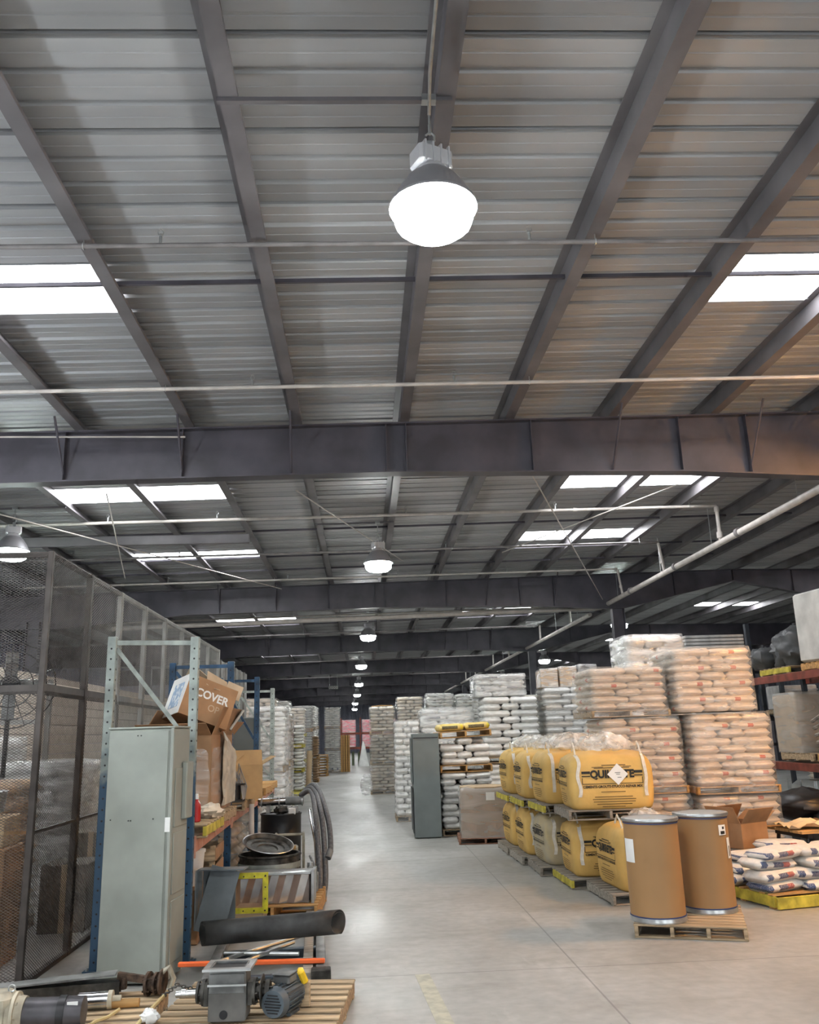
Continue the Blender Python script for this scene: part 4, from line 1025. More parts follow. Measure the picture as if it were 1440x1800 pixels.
for q in range(6): B().box((0, .35+.7*q, 1.78), (.03, .68, 3.56)).build('sheet', CAGEG, t); B().box((.03, .01+.7*q, 1.78), (.05, .04, 3.56)).build('stud', CAGEG, t)
# what stands inside the cage
corr = B()
t = thing('wall_block', 'beige block partition at the back of the cage', 'partition', (-6.7, 19.6, 0), kind='structure')
for r_ in range(17):
    for c in range(15):
        def mk():
            b = B(); b.box((0, 0, 0), (.14, 1.18, .19), ch=.006); return b.mesh('block', BLOCKW)
        inst('block', cached('block', mk), t, (0, -5.6+1.19*c+(.5 if r_ % 2 else 0), .1+.2*r_))
IN = [(-4.9, 7.25, 1.2, 1.0, 2.5, BAGK, 'added unseen load outside the cage front, shading the cage boxes', FILM), (-4.35, 10.3, 1.1, 1.1, 1.6, BAGK, 'brown wrapped load inside the cage behind the corner post', FILM), (-4.3, 12.6, 1.1, 1.1, 1.75, BAGG, 'pale grey wrapped load inside the cage past the brown one', FILMW),  # first entry added out of view to shade the boxes inside the cage
      (-4.3, 14.6, 1.1, 1.1, 1.6, BAGC, 'tan wrapped load at the far end inside the cage', FILM), (-5.8, 11.2, 1.1, 1.1, 2.0, BAGC, 'tan wrapped load against the block partition in the cage', FILM), (-5.8, 13.6, 1.1, 1.1, 2.1, BAGG, 'grey wrapped load against the block partition in the cage', FILMW)]
for (x, y, w, d, h, m, lb, wr) in IN:
    load(lb, 'pallet load', x, y, w, d, 0, h, 9, [m], wrap=wr, group='loads inside the cage', join=True)
for (x, y, z, w, d, h, m, lb) in ((-3.75, 9.0, 0, .7, .6, 1.05, CARD, 'tall brown carton inside the cage corner'), (-3.75, 9.0, 1.05, .62, .5, .28, CARDL, 'flat pale carton on the tall brown one in the cage'),
                                   (-3.35, 10.6, 0, .5, .6, .7, M('shade-dark carton brown', (.085, .06, .042), .7), 'carton coloured shade-dark on the cage floor beside the mesh'), (-3.35, 11.5, 0, .5, .6, .95, M('shade-dark box brown', (.10, .075, .05), .7), 'brown box coloured shade-dark on the cage floor beside the mesh')):  # both boxes coloured dark to stand for the shade in the lower cage
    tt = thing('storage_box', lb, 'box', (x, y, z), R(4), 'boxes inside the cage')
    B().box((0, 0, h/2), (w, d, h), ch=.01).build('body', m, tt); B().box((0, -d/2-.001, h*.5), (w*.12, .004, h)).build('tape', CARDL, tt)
t = thing('barrel', 'grey steel pan with a round rim on the cartons inside the cage', 'pan', (-3.75, 8.95, 1.33)); b = B(); b.lathe([(.15, 0), (.23, .04), (.25, .22), (.265, .23), (.255, .235)], 28); b.build('shell', GALV, t)
t = thing('wall_fan', 'round black industrial fan seen through the cage mesh', 'fan', (-4.6, 11.6, 2.75), R(20))
b = B()
for rr in (.12, .28, .44, .55): b.tube([(rr*math.cos(a), -.1, rr*math.sin(a)) for a in [q*math.pi/12 for q in range(25)]], .008, 5)
for q in range(16):
    a = q*math.pi/8; b.cyl((.06*math.cos(a), -.1, .06*math.sin(a)), (.55*math.cos(a), -.1, .55*math.sin(a)), .006, n=5)
b.build('guard', BLACK, t)
for q in range(4): B().box((.24, 0, 0), (.38, .02, .16), T=Matrix.Rotation(q*math.pi/2, 4, 'Y') @ Matrix.Rotation(R(22), 4, 'X')).build('blade', GREYP, t)
b = B(); b.cyl((0, -.05, 0), (0, .2, 0), .1, n=16); b.build('motor', BLACK, t)
b = B(); b.cyl((0, .1, 0), (0, .1, -2.72), .03, n=10); b.build('pole', BLACK, t); b = B(); b.cyl((0, .1, -2.75), (0, .1, -2.70), .3, n=20); b.build('base', BLACK, t)
t = thing('shelf_rack', 'grey shelf rack inside the cage', 'rack', (-6.6, 9.2, 0))
for x in (0, 1.6):
    for y in (0, 5.0, 2.5): B().box((x, y, 1.5), (.07, .07, 3.0)).build('post', CAGEG, t)
for y in (0, 2.5, 5.0): B().box((.8, y, 2.35), (1.6, .05, .07)).build('beam', CAGEG, t)

# ---- pallet rack along the cage
rack = thing('pallet_rack', 'long pallet rack with perforated uprights, pale on top and blue below', 'rack', (0, 0, 0))
def two_tone():
    m = M('rack upright two-tone', (.33, .37, .345), .5, var=.15, scale=7); n, l = nodes_of(m); b = n['Principled BSDF']
    src = b.inputs['Base Color'].links[0].from_socket
    tc = n.new('ShaderNodeTexCoord'); sp = n.new('ShaderNodeSeparateXYZ'); l.new(tc.outputs['Object'], sp.inputs[0])
    nz = n.new('ShaderNodeTexNoise'); nz.inputs['Scale'].default_value = 9; l.new(tc.outputs['Object'], nz.inputs['Vector'])
    a = n.new('ShaderNodeMath'); a.operation = 'MULTIPLY_ADD'; a.inputs[1].default_value = .9; l.new(nz.outputs[0], a.inputs[0]); l.new(sp.outputs[2], a.inputs[2])
    mr = n.new('ShaderNodeMapRange'); mr.inputs[1].default_value = 2.0; mr.inputs[2].default_value = 2.3; l.new(a.outputs[0], mr.inputs[0])
    mx = n.new('ShaderNodeMixRGB'); l.new(mr.outputs[0], mx.inputs[0]); mx.inputs[1].default_value = (.035, .085, .15, 1); l.new(src, mx.inputs[2]); l.new(mx.outputs[0], b.inputs['Base Color']); return m
TWO = two_tone()
FR = [(-2.46, -1.69, 8.62, 8.80, 3.0, TWO), (-2.54, -1.77, 11.75, 11.75, 3.0, BLUE), (-2.42, -1.80, 14.9, 14.9, 3.0, BLUE), (-2.62, -1.90, 18.4, 18.4, 3.0, PALEG)]
def holes(h, face):
    b = B()
    for k in range(int(h/.1)-1):
        z = .08+.1*k
        for (dx) in (-.0,): b.cyl((dx, 0, z), (dx, -.003, z), .010, .010, n=7)
    return b
for (x0, x1, y0, y1, h, mt) in FR:
    for (x, y) in ((x0, y0), (x1, y1)):
        o = B().box((0, 0, h/2), (.085, .075, h), ch=.006).build('upright', mt, rack, (x, y, 0))
        hb = holes(h, 0); ho = hb.build('slot_holes', BLACK, o, (0, -.0375, 0)); ho['kind'] = 'stuff'
        hb2 = holes(h, 1); ho = hb2.build('slot_holes', BLACK, o, (.0425, 0, 0), (0, 0, R(90))); ho['kind'] = 'stuff'
        B().box((0, 0, .006), (.18, .14, .012)).build('foot_plate', mt, o)
        b = B()
        for (a, c) in ((-.06, -.04), (.06, .04)): b.cyl((a, c, .01), (a, c, .03), .012, n=6)
        b.build('anchor_bolt', GALV, o)
    L = math.hypot(x1-x0, y1-y0); an = math.atan2(y1-y0, x1-x0)
    for z in (.25, 1.2, h-.06): B().box((0, 0, 0), (L-.08, .03, .045)).build('horizontal_brace', PALEG if mt is TWO and z > 1 else BLUE if mt is TWO else mt, rack, ((x0+x1)/2, (y0+y1)/2, z), (0, 0, an))
    for (za, zb) in ((.3, 1.15), (1.95, 1.25), (2.88, 1.98)):
        b = B(); b.box((0, 0, 0), (math.hypot(L-.08, zb-za), .03, .04), T=Matrix.Rotation(-math.atan2(zb-za, L-.08), 4, 'Y'))
        b.build('diagonal_brace', PALEG if mt is TWO and za > 1.9 else BLUE if mt is TWO else mt, rack, ((x0+x1)/2, (y0+y1)/2, (za+zb)/2), (0, 0, an))
for i in range(3):
    (a0, a1, ay0, ay1, _, _), (b0, b1, by0, by1, _, _) = FR[i], FR[i+1]
    for (xa, ya, xb, yb) in ((a1+.02, ay1, b1+.02, by1), (a0, ay0, b0, by0)):
        L = math.hypot(xb-xa, yb-ya)-.08
        o = B().box((0, 0, 0), (.05, L, .12), ch=.006).build('beam', ORANGE, rack, ((xa+xb)/2, (ya+yb)/2, .99), (0, 0, -math.atan2(xb-xa, yb-ya)))
        for q in (-1, 1): B().box((.03*1, q*(L/2-.02), .0), (.012, .05, .2)).build('beam_connector', ORANGE, o)
# pallets and goods on the first level
for (y, x, lb, m) in ((9.55, -2.05, 'yellowish pallet at the near end of the rack shelf', WOOD), (10.85, -2.1, 'pallet under the big film-wrapped carton on the rack', WOOD), (12.7, -2.1, 'pallet on the rack shelf in the second bay', WOOD), (13.9, -2.12, 'pallet on the rack shelf before the third frame', WOODO), (15.7, -2.15, 'orange pallet on the rack shelf past the third frame', WOODO), (17.1, -2.2, 'pallet on the rack shelf before the last frame', WOODO)):
    pallet(x, y, 1.055, .98, 1.1, lb, mat=m, side=WOODY if y < 10 else None)
big = carton('big_carton', 'large cardboard carton with open flaps in torn film on the rack', -2.12, 10.85, 1.182, .80, 1.25, .86, rz=R(-2), flaps=(158, 40, 60, 112), fl=.42)
inst('stretch_film', shell_mesh(.84, 1.30, .72, 40, FILM, top=False), big)
b = B(); n = 10; pts = []
for a in range(n):
    for c in range(n):
        u, v = a/(n-1), c/(n-1); pts.append((.44+.05*abs(noise.noise(Vector((u*4, v*4, 3)))), -.15+u*.85, .05+v*.85*(1-.3*u)))
fs = [(a*n+c, a*n+n+c, a*n+n+c+1, a*n+c+1) for a in range(n-1) for c in range(n-1)]
b.add(pts, fs); b.add([(p[0]-.006, p[1], p[2]) for p in pts], [f[::-1] for f in fs]); b.build('torn_sheet', M('dusty plastic sheet', (.62, .56, .46), .45, var=.15), big, smooth=None)
# torn carton lying tilted on top
torn = thing('torn_carton', 'torn carton lettered OVER, tipped over on the big carton', 'box', (-2.02, 10.55, 2.17), R(-4)); torn.rotation_euler = (R(-6), R(20), R(30))
W_, D_, H_ = .62, .55, .48
for (c, s_) in (((0, -D_/2, H_/2), (W_, .008, H_)), ((0, D_/2, H_/2), (W_, .008, H_)), ((W_/2, 0, H_/2), (.008, D_, H_)), ((0, 0, .004), (W_, D_, .008))): B().box(c, s_).build('side_panel', CARD, torn)
o = B().box((-W_/2, 0, H_/2), (.010, D_, H_)).build('side_panel', PAPER, torn); B().box((-W_/2-.007, -.02, H_*.5), (.003, D_*.55, H_*.62)).build('blue_print', M('faded blue print', (.30, .42, .58), .6, var=.3, scale=18, col2=(.78, .80, .8), edge=(.4, .5)), o)
for (x, y, w, d, rx, ry) in ((.12, .0, .45, .5, 14, -10), (-.1, .05, .35, .45, -20, 25), (.28, .12, .22, .35, 30, -60), (.05, -.2, .3, .22, 60, 5), (.3, -.15, .2, .2, 20, -75)):
    B().box((0, 0, 0), (w, d, .008)).build('torn_flap', CARDIN, torn, (x, y, H_+.02), (R(rx), R(ry), R(x*200)))
vs, fs = text_flat('COVER', .13, .004); b = B(); b.add([(p*1.0, 0, q) for p, q in vs], fs); b.build('lettering', PAPER, torn, (.02, -D_/2-.008, .30))
vs, fs = text_flat('OP', .11, .001); b = B(); b.add([(p*1.0, 0, q) for p, q in vs], fs); b.build('lettering', CARDIN, torn, (.08, -D_/2-.008, .17))
b = B(); b.box((0, 0, 0), (.03, .34, .30), ch=.01); prop(b.build('foam_sheet', M('pale grey foam', (.60, .60, .56), .7, var=.06), loc=(-1.62, 11.3, 2.22), rot=(0, R(35), R(10))), 'pale grey foam sheet propped beside the torn carton', 'foam')
# near end of the shelf
t = thing('bottle', 'red plastic bottle standing at the near end of the rack shelf', 'bottle', (-1.72, 9.30, 1.18)); b = B(); b.lathe([(.035, 0), (.045, .01), (.045, .14), (.04, .17), (.018, .20), (.016, .225)], 16); b.build('body', RED, t); b = B(); b.lathe([(.02, .222), (.02, .25), (.012, .27)], 12); b.build('cap', WHITE, t)
t = thing('bottle', 'white plastic bottle behind the red bottle on the rack shelf', 'bottle', (-1.76, 9.48, 1.18)); b = B(); b.lathe([(.04, 0), (.045, .01), (.045, .17), (.02, .21), (.018, .24)], 16); b.build('body', WHITE, t); b = B(); b.lathe([(.022, .235), (.022, .265)], 12); b.build('cap', WHITE, t)
prop(crumple(.14, .20, .08, 5, amp=.5).build('rag', M('cream rag', (.72, .64, .52), .85, var=.1), loc=(-1.68, 9.82, 1.235), smooth=50), 'crumpled cream rag on the rack shelf beside the red bottle', 'rag')
carton('carton', 'tan carton with loose flaps overhanging the rack shelf', -1.68, 12.65, 1.185, .42, .5, .45, mat=M('tan carton board', (.55, .36, .17), .8, var=.08), rz=R(14), flaps=(70, 60, 40, 150))
carton('carton', 'tall brown carton standing behind the tan carton on the rack', -2.2, 12.9, 1.185, .5, .5, .85, rz=R(-5), flaps=(20, 60, 50, 130))
t = thing('spool', 'black cable spool on the rack shelf beside the tan carton', 'spool', (-1.75, 12.12, 1.185)); b = B(); b.lathe([(.15, 0), (.15, .02), (.09, .025), (.09, .2), (.15, .205), (.15, .225)], 24); b.build('reel', BLACK, t)
b = B()
for q in range(7): b.tube([(.05*math.cos(q), .05*math.sin(q)-.02, .23), (.07*math.cos(q*2), .1*math.sin(q), .36+.02*q), (.10+.01*q, .02*q-.06, .18), (.13, .03*q-.1, .02)], .008, 5)
b.build('hanging_cable', M('grey cable', (.35, .34, .33), .5), t)
t = thing('steel_cabinet', 'slate grey metal cabinet standing on the rack shelf past the third frame', 'cabinet', (-2.15, 15.6, 1.185)); B().box((0, 0, .58), (.6, .5, 1.16), ch=.01).build('body', LOCK, t); B().box((.305, 0, .58), (.012, .44, 1.08)).build('door', LOCK, t)
for k, (dx, dy, r) in enumerate(((-1.78, 14.2, .13), (-1.85, 14.5, .15), (-1.8, 13.85, .12))):
    prop(crumple(r, r, r*.8, 20+k, amp=.3).build('bundle', BAGG, loc=(dx, dy, 1.185+r*.8), smooth=50), 'small grey plastic bundle on the rack shelf, %s' % ['beside the tall brown carton', 'the largest', 'the smallest'][k], 'bundle', 'grey bundles on the rack shelf')
# goods under the first level
t = thing('bucket', 'white plastic bucket under the rack shelf', 'bucket', (-1.85, 9.75, .52)); b = B(); b.lathe([(.12, 0), (.145, .32), (.155, .32), (.155, .35), (.13, .35)], 24); b.build('pail', WHITE, t)
t = thing('stacked_crate', 'wooden crate with gaps standing under the rack shelf', 'crate', (-1.95, 10.35, 0), R(3))
for z in (.06, .24, .42, .60, .78):
    for y in (-.4, .4): B().box((0, y, z), (.6, .02, .12)).build('slat', WOOD, t)
    for x in (-.3, .3): B().box((x, 0, z), (.02, .8, .12)).build('slat', CARD, t)
for x in (-.27, .27):
    for y in (-.37, .37): B().box((x, y, .44), (.05, .05, .86)).build('corner_post', WOOD, t)
b = B(); b.box((0, 0, .26), (.6, .5, .52), ch=.01); prop(b.build('storage_box', CARD, loc=(-2.0, 9.7, 0)), 'brown box on the floor under the white bucket', 'box')
load('dark wrapped load on the floor under the rack, second bay', 'pallet load', -2.2, 13.0, .9, 1.1, 0, .8, 5, [BAGK], wrap=FILM, join=True)
load('dark wrapped load on the floor under the rack, third bay', 'pallet load', -2.25, 16.5, .9, 1.2, 0, .85, 5, [BAGG], wrap=FILM, join=True)

# ---- tall grey cabinet standing in front of the rack
t = thing('steel_cabinet', 'tall grey-green steel cabinet seen from its plain back, in front of the rack', 'cabinet', (-1.97, 8.27, 0), R(-6))
B().box((0, 0, 1.06), (.60, .46, 2.08), ch=.012).build('body', CABG, t)
B().box((-.02, -.236, 1.06), (.54, .010, 2.04), ch=.003).build('back_panel', CABG, t)
B().box((.285, -.238, 1.06), (.03, .014, 2.08), ch=.003).build('edge_strip', CABG, t)
for q in range(3): B().box((.305, .0, .4+.55*q), (.012, .36, .5), ch=.003).build('side_panel', CABG, t)
B().box((0, 0, 2.108), (.61, .47, .018), ch=.004).build('top', CABG, t)
b = B()
for (x, z) in ((-.24, 1.33), (-.08, 1.32), (-.06, 1.32), (.14, 1.33), (-.03, 2.04), (0, 2.04)): b.cyl((x, -.24, z), (x, -.246, z), .006, n=8)
b.build('screw', BLACK, t)
B().box((.27, -.247, 1.28), (.045, .003, .12)).build('sticker', PAPER, t)
B().box((.33, .1, 1.55), (.05, .2, .5), ch=.01).build('side_box', CABG, t)

# ---- the floor pallets in front
pallet(-.80, 6.98, 0, 1.28, 1.12, 'wooden pallet under the rotary valve and small motor', rz=R(-6), mat=WOOD, nb=8)
pallet(-2.24, 6.85, 0, 1.42, 1.1, 'wooden pallet under the cream gear motor', rz=R(1), mat=WOOD, nb=8)
def flange_disc(b, x, r, t_, n=20, z=0.0, y=0.0, bolts=0):
    b.cyl((x-t_/2, y, z), (x+t_/2, y, z), r, n=n)
    for q in range(bolts):
        a = 2*math.pi*q/bolts; b.cyl((x-t_*1.3, y+math.cos(a)*r*.8, z+math.sin(a)*r*.8), (x+t_*1.3, y+math.cos(a)*r*.8, z+math.sin(a)*r*.8), r*.09, n=6)
v = thing('rotary_valve', 'steel rotary feeder valve with a square top flange on the wooden pallet', 'valve', (-.955, 6.60, .127), R(-3))
b = B(); b.box((0, 0, .16), (.255, .20, .31), ch=.012); b.build('housing', GREYP, v)
b = B(); b.box((0, -.101, .10), (.25, .006, .17)); b.build('lower_face', M('scuffed valve steel', (.16, .155, .145), .5, .3, var=.2), v)
b = B(); b.cyl((-.02, -.10, .055), (-.02, -.108, .055), .028, n=18); b.build('port', BLACK, v)
b = B(); b.box((0, -.10, .235), (.265, .02, .012)); b.build('rib', GALV, v)
b = B(); b.frame(.33, .27, .045, .016, T=TR(0, 0, .335, R(90))); b.build('top_flange', GALV, v)
b = B(); b.box((0, 0, .328), (.24, .18, .006)); b.build('throat', BLACK, v)
b = B(); b.frame(.25, .19, .012, .05, T=TR(0, 0, .318, R(90))); b.build('neck', GREYP, v)
b = B(); flange_disc(b, -.175, .085, .02, z=.17, bolts=6); flange_disc(b, -.215, .07, .015, z=.17); b.cyl((-.13, 0, .17), (-.22, 0, .17), .05, n=16); b.box((-.15, 0, .17), (.03, .15, .14)); b.build('bearing_housing', IRON, v)
b = B(); b.cyl((-.20, 0, .17), (-.37, 0, .165), .024, n=16); b.cyl((-.30, 0, .17), (-.33, 0, .17), .03, n=12); b.build('shaft', CHROME, v)
b = B(); flange_disc(b, .175, .085, .02, z=.17, bolts=6); b.box((.15, 0, .17), (.03, .15, .14)); b.cyl((.13, 0, .17), (.27, 0, .17), .045, n=16); flange_disc(b, .225, .105, .008, z=.17); flange_disc(b, .265, .07, .03, z=.17, bolts=5); b.build('bearing_housing', IRON, v)
m_ = thing('electric_motor', 'small blue-grey electric motor with cooling fins beside the valve', 'motor', (-.575, 6.68, .127), R(-22))
BG = M('blue grey motor paint', (.10, .125, .145), .45, .1, var=.15)
b = B(); b.cyl((0, -.16, .105), (0, .12, .105), .088, n=28)
for q in range(20):
    a = 2*math.pi*q/20; b.box((0, -.02, 0), (.006, .22, .02), T=TR(0, 0, .105) @ Matrix.Rotation(a, 4, 'Y') @ Matrix.Translation((0, 0, .092)))
b.build('finned_body', BG, m_)
b = B(); b.cyl((0, -.20, .105), (0, -.14, .105), .085, .098, n=28); b.build('fan_cowl', BG, m_)
b = B()
for q in range(7): b.box((0, -.202, .05+.018*q), (.13-abs(q-3)*.018, .004, .007))
b.build('cowl_slots', BLACK, m_)
b = B(); b.box((-.01, .0, .218), (.13, .13, .06), ch=.012); b.box((-.01, 0, .252), (.135, .135, .012), ch=.004); b.build('terminal_box', GREYP, m_)
b = B(); b.box((-.055, 0, .01), (.03, .14, .02)); b.box((.055, 0, .01), (.03, .14, .02)); b.build('foot', BG, m_)
prop(B().box((0, 0, .05), (.05, .09, .10), ch=.012).build('yellow_tag', M('bright yellow plastic', (.95, .60, .03), .4), loc=(-.45, 6.80, .285), rot=(R(10), R(-25), R(10))), 'bright yellow plastic tag hanging on the small motor', 'tag')
prop(B().box((0, 0, .08), (.07, .09, .16), ch=.006).build('timber_block', WOOD, loc=(-.45, 6.82, .127)), 'short wooden block behind the small motor', 'block')
# gear motor
g = thing('gear_motor', 'large gear motor, cream gearbox and grey motor body, on the near pallet', 'motor', (-2.28, 6.52, .127), R(3))
MG = M('dark grey motor paint', (.085, .08, .088), .4, .3, var=.2, scale=6)
b = B(); b.cyl((-.02, 0, .115), (.25, 0, .105), .098, n=32); b.build('motor_body', MG, g)
b = B(); b.cyl((.20, 0, .107), (.25, 0, .107), .108, n=32); b.build('motor_band', BLACK, g)
b = B(); b.cyl((.25, 0, .105), (.36, 0, .105), .104, .098, n=32); b.build('end_bell', MG, g)
B().box((.30, -.075, .165), (.07, .004, .05), T=None).build('name_plate', PAPER, g)
b = B(); b.box((-.25, 0, .13), (.30, .24, .26), ch=.03); b.cyl((-.12, 0, .12), (-.02, 0, .118), .125, .105, n=28); b.box((-.27, 0, .02), (.36, .30, .04), ch=.01); b.build('gearbox', CREAM, g)
b = B(); flange_disc(b, -.08, .135, .02, n=28, z=.12, bolts=8); b.build('gearbox_flange', CREAM, g)
b = B(); b.tube([(-.12+.022*math.cos(a), 0, .275+.022*math.sin(a)) for a in [q*math.pi/6 for q in range(13)]], .006, 6); b.build('eye_bolt', GALV, g)
c_ = thing('steel_cylinder', 'bright steel cylinder lying beside the gear motor', 'cylinder', (-1.90, 6.98, .127), R(4)); b = B(); b.cyl((-.19, 0, .058), (.02, 0, .058), .058, n=24); b.build('barrel', CHROME, c_); b = B(); b.cyl((.02, 0, .058), (.05, 0, .058), .062, n=24); b.cyl((.05, 0, .058), (.11, 0, .058), .028, n=12); b.build('gland', CREAM, c_)
ch_ = thing('steel_channel', 'long dirty steel channel lying behind the gear motor', 'channel', (-2.28, 7.25, .127), R(8))
b = B(); b.prism([(-.07, 0), (.07, 0), (.07, .10), (.06, .10), (.06, .01), (-.06, .01), (-.06, .10), (-.07, .10)], 'x', -.52, .40, T=Matrix.Translation((0, 0, .11)) @ Matrix.Rotation(R(180), 4, 'X')); b.build('channel_section', IRON, ch_)
b = B(); b.box((-.1, 0, .145), (.95, .15, .012), T=Matrix.Rotation(R(-2), 4, 'Y')); b.build('cover_strip', GREYP, ch_)
b = B(); b.cyl((.42, -.03, .05), (.42, -.03, .13), .03, n=10); b.cyl((.42, .05, .04), (.42, .05, .11), .025, n=10); b.build('stud', RUST, ch_)
k_ = thing('pipe_clamp', 'rusty chain clamp tool lying on the near pallet edge', 'tool', (-1.66, 7.25, .127), R(-10))
b = B(); b.cyl((-.02, 0, .08), (.10, .02, .085), .055, n=14); flange_disc(b, .0, .085, .02, n=16, z=.085, bolts=5); flange_disc(b, .06, .075, .018, n=16, z=.09, bolts=5); flange_disc(b, .11, .09, .016, n=16, z=.10); b.build('clamp_body', RUST, k_)
b = B(); b.box((-.14, 0, .11), (.24, .035, .05), T=Matrix.Rotation(R(7), 4, 'Y')); b.build('jaw', RUST, k_)
b = B(); b.tube([(.10, 0, .16), (.16, .0, .20), (.19, .01, .12), (.17, 0, .05)], .022, 8); b.build('handle', CREAM, k_)
b = B()
for q in range(12):
    cx, cz = .15+.025*q, .07-.012*abs(q-4)+.006*q; b.tube([(cx+.018*math.cos(a), -.06+(.010*math.sin(a) if q % 2 else 0), cz+(0 if q % 2 else .010*math.sin(a))) for a in [w*math.pi/4 for w in range(9)]], .005, 5)
b.build('chain', IRON, k_)
prop(B().cyl((-.14, 0, .03), (.12, 0, .03), .03, n=14).build('wooden_roller', WOODO, loc=(-1.78, 6.98, .127), rot=(0, 0, R(2))), 'short wooden roller lying beside the steel cylinder', 'roller')
prop(crumple(.06, .05, .045, 8, amp=.5).build('rag', PAPER, loc=(-1.50, 6.62, .165), smooth=50), 'small crumpled white rag on the corner of the near pallet', 'rag')
b = B(); b.tube([(-1.92, 6.42, .14), (-1.85, 6.55, .165), (-1.80, 6.70, .15), (-1.78, 6.9, .14)], .012, 6); b.tube([(-1.56, 6.45, .14), (-1.55, 6.7, .15), (-1.53, 7.0, .15), (-1.52, 7.3, .14)], .014, 6)
prop(b.build('rope', M('yellowish rope', (.55, .44, .22), .85)), 'yellowish rope trailing over the near pallet', 'rope')

# ---- steel frames, roll, bar and ducting behind
f_ = thing('conveyor_bed', 'blue-grey steel frame lying on the floor under the rubber roll', 'frame', (-.92, 9.0, 0), R(3))
for x in (-.45, .36, .47): B().box((x, 0, .085), (.085, 2.6, .085), ch=.006).build('side_rail', WOODG if x == .36 else GREYP, f_)
for y in (-1.25, -.35, .9): B().box((0, y, .07), (.95, .08, .08), ch=.006).build('cross_rail', M('dusty blue steel', (.075, .10, .125), .5, .2, var=.25), f_)
B().box((.47, -1.30, .085), (.16, .12, .13), ch=.006).build('corner_block', IRON, f_)
for k, (a, c) in enumerate((((-.40, -.9, .14), (.30, -.1, .16)), ((-.35, -.6, .15), (.32, -.75, .15)), ((-.2, -1.0, .14), (.25, -.45, .18)))):
    B().cyl((-.92+a[0], 9.0+a[1], a[2]), (-.92+c[0], 9.0+c[1], c[2]), .018, n=8); b = B(); b.cyl((-.92+a[0], 9+a[1], a[2]), (-.92+c[0], 9+c[1], c[2]), .018, n=8); prop(b.build('steel_rod', GALV), 'loose pale steel rod on the blue-grey frame, %s' % ['the longest', 'lying straight across', 'slanting under the roll'][k], 'rod', 'loose rods on the frame')
b = B(); b.box((0, 0, 0), (1.22, .05, .035), ch=.006); prop(b.build('orange_bar', ORG, loc=(-.97, 7.95, .165), rot=(0, R(1.2), R(1))), 'long bright orange painted bar lying across the steel frame', 'bar')
r_ = thing('rubber_roll', 'roll of black rubber sheet lying across the steel frame', 'roll', (-.85, 8.32, .24), R(-1)); r_.rotation_euler = (0, R(-2.5), R(-1))
b = B(); pts = []; fs = []; N = 46; LX = [-.60, -.3, 0, .3, .60]
def spiral(q, x):
    a = q/N*2*math.pi*1.55-1.2; r = .112-.028*q/N; return (x+(.10 if x > .5 else (-.08 if x < -.5 else 0))*math.cos(a)*.6, math.cos(a)*r, .11+math.sin(a)*r)
for x in LX:
    for q in range(N+1): pts.append(spiral(q, x))
for i in range(len(LX)-1):
    for q in range(N): fs.append((i*(N+1)+q, i*(N+1)+q+1, (i+1)*(N+1)+q+1, (i+1)*(N+1)+q))
b.add(pts, fs); me = b.mesh('rolled_sheet', RUBBER, 50); o = inst('rolled_sheet', me, r_); md = o.modifiers.new('thick', 'SOLIDIFY'); md.thickness = .009
y_ = thing('square_duct', 'short square duct with a yellow bolted flange standing on the steel frame', 'duct', (-1.20, 9.50, .127), R(-3))
b = B(); b.frame(.39, .39, .055, .02, T=TR(0, 0, .33)); b.build('yellow_flange', YEL, y_)
b = B()
for q in range(4):
    for (x, z) in ((-.165+.11*q, .16), (-.165+.11*q, -.165), (-.168, -.165+.11*q), (.168, -.165+.11*q)): b.cyl((x, -.012, .33+z), (x, -.016, .33+z), .008, n=8)
b.build('bolt_hole', BLACK, y_)
b = B(); b.frame(.29, .29, .012, .22, T=TR(0, .12, .33)); b.build('duct_wall', CARD, y_)
B().box((0, .1, .07), (.30, .24, .14)).build('support_block', WOOD, y_)
s_ = thing('sheet_chute', 'grey folded sheet-metal chute leaning beside the yellow flange', 'chute', (-1.58, 9.35, .13), R(-8))
B().box((0, 0, .30), (.30, .010, .62), T=TR(0, 0, 0, R(-8), R(14))).build('face_plate', M('blue grey sheet steel', (.20, .225, .24), .45, .2, var=.1), s_)
B().box((.12, .1, .58), (.46, .18, .012)).build('top_plate', MATS['blue grey sheet steel'], s_); B().box((-.14, .1, .30), (.010, .22, .56)).build('side_plate', MATS['blue grey sheet steel'], s_); B().box((.06, .15, .3), (.34, .010, .52)).build('back_plate', MATS['blue grey sheet steel'], s_)
pallet(-1.02, 10.95, 0, 1.0, 1.35, 'wooden pallet under the bright ducting and round sieve', rz=R(-2), mat=WOODO, h=.19, nb=9)
d_ = thing('sheet_duct', 'bright galvanised pleated duct section lying on the wooden pallet', 'duct', (-1.06, 10.55, .192), R(-2))
b = B(); N = 10
for q in range(N):
    x0, x1 = -.42+.84*q/N, -.42+.84*(q+1)/N; ya, yb_ = (.0, .035) if q % 2 else (.035, .0)
    b.add([(x0, -.12-ya, 0), (x1, -.12-yb_, 0), (x1, -.12-.035+yb_, .30), (x0, -.12-.035+ya, .30), (x0, .12, 0), (x1, .12, 0), (x1, .12, .30), (x0, .12, .30)], [(0, 1, 2, 3), (5, 4, 7, 6), (3, 2, 6, 7), (1, 0, 4, 5)])
b.build('pleated_skin', M('galvanised sheet bright', (.78, .79, .80), .24, .85, var=.15, scale=5), d_, smooth=None); B().box((0, -.02, .31), (.88, .30, .025), ch=.004).build('top_rim', GALV, d_)
for x in (.46, ): B().box((x, 0, .16), (.03, .28, .34)).build('end_flange', GALV, d_)
sv = thing('round_sieve', 'round black sieve drum with a pale band on the wooden pallet', 'sieve', (-1.18, 11.25, .192))
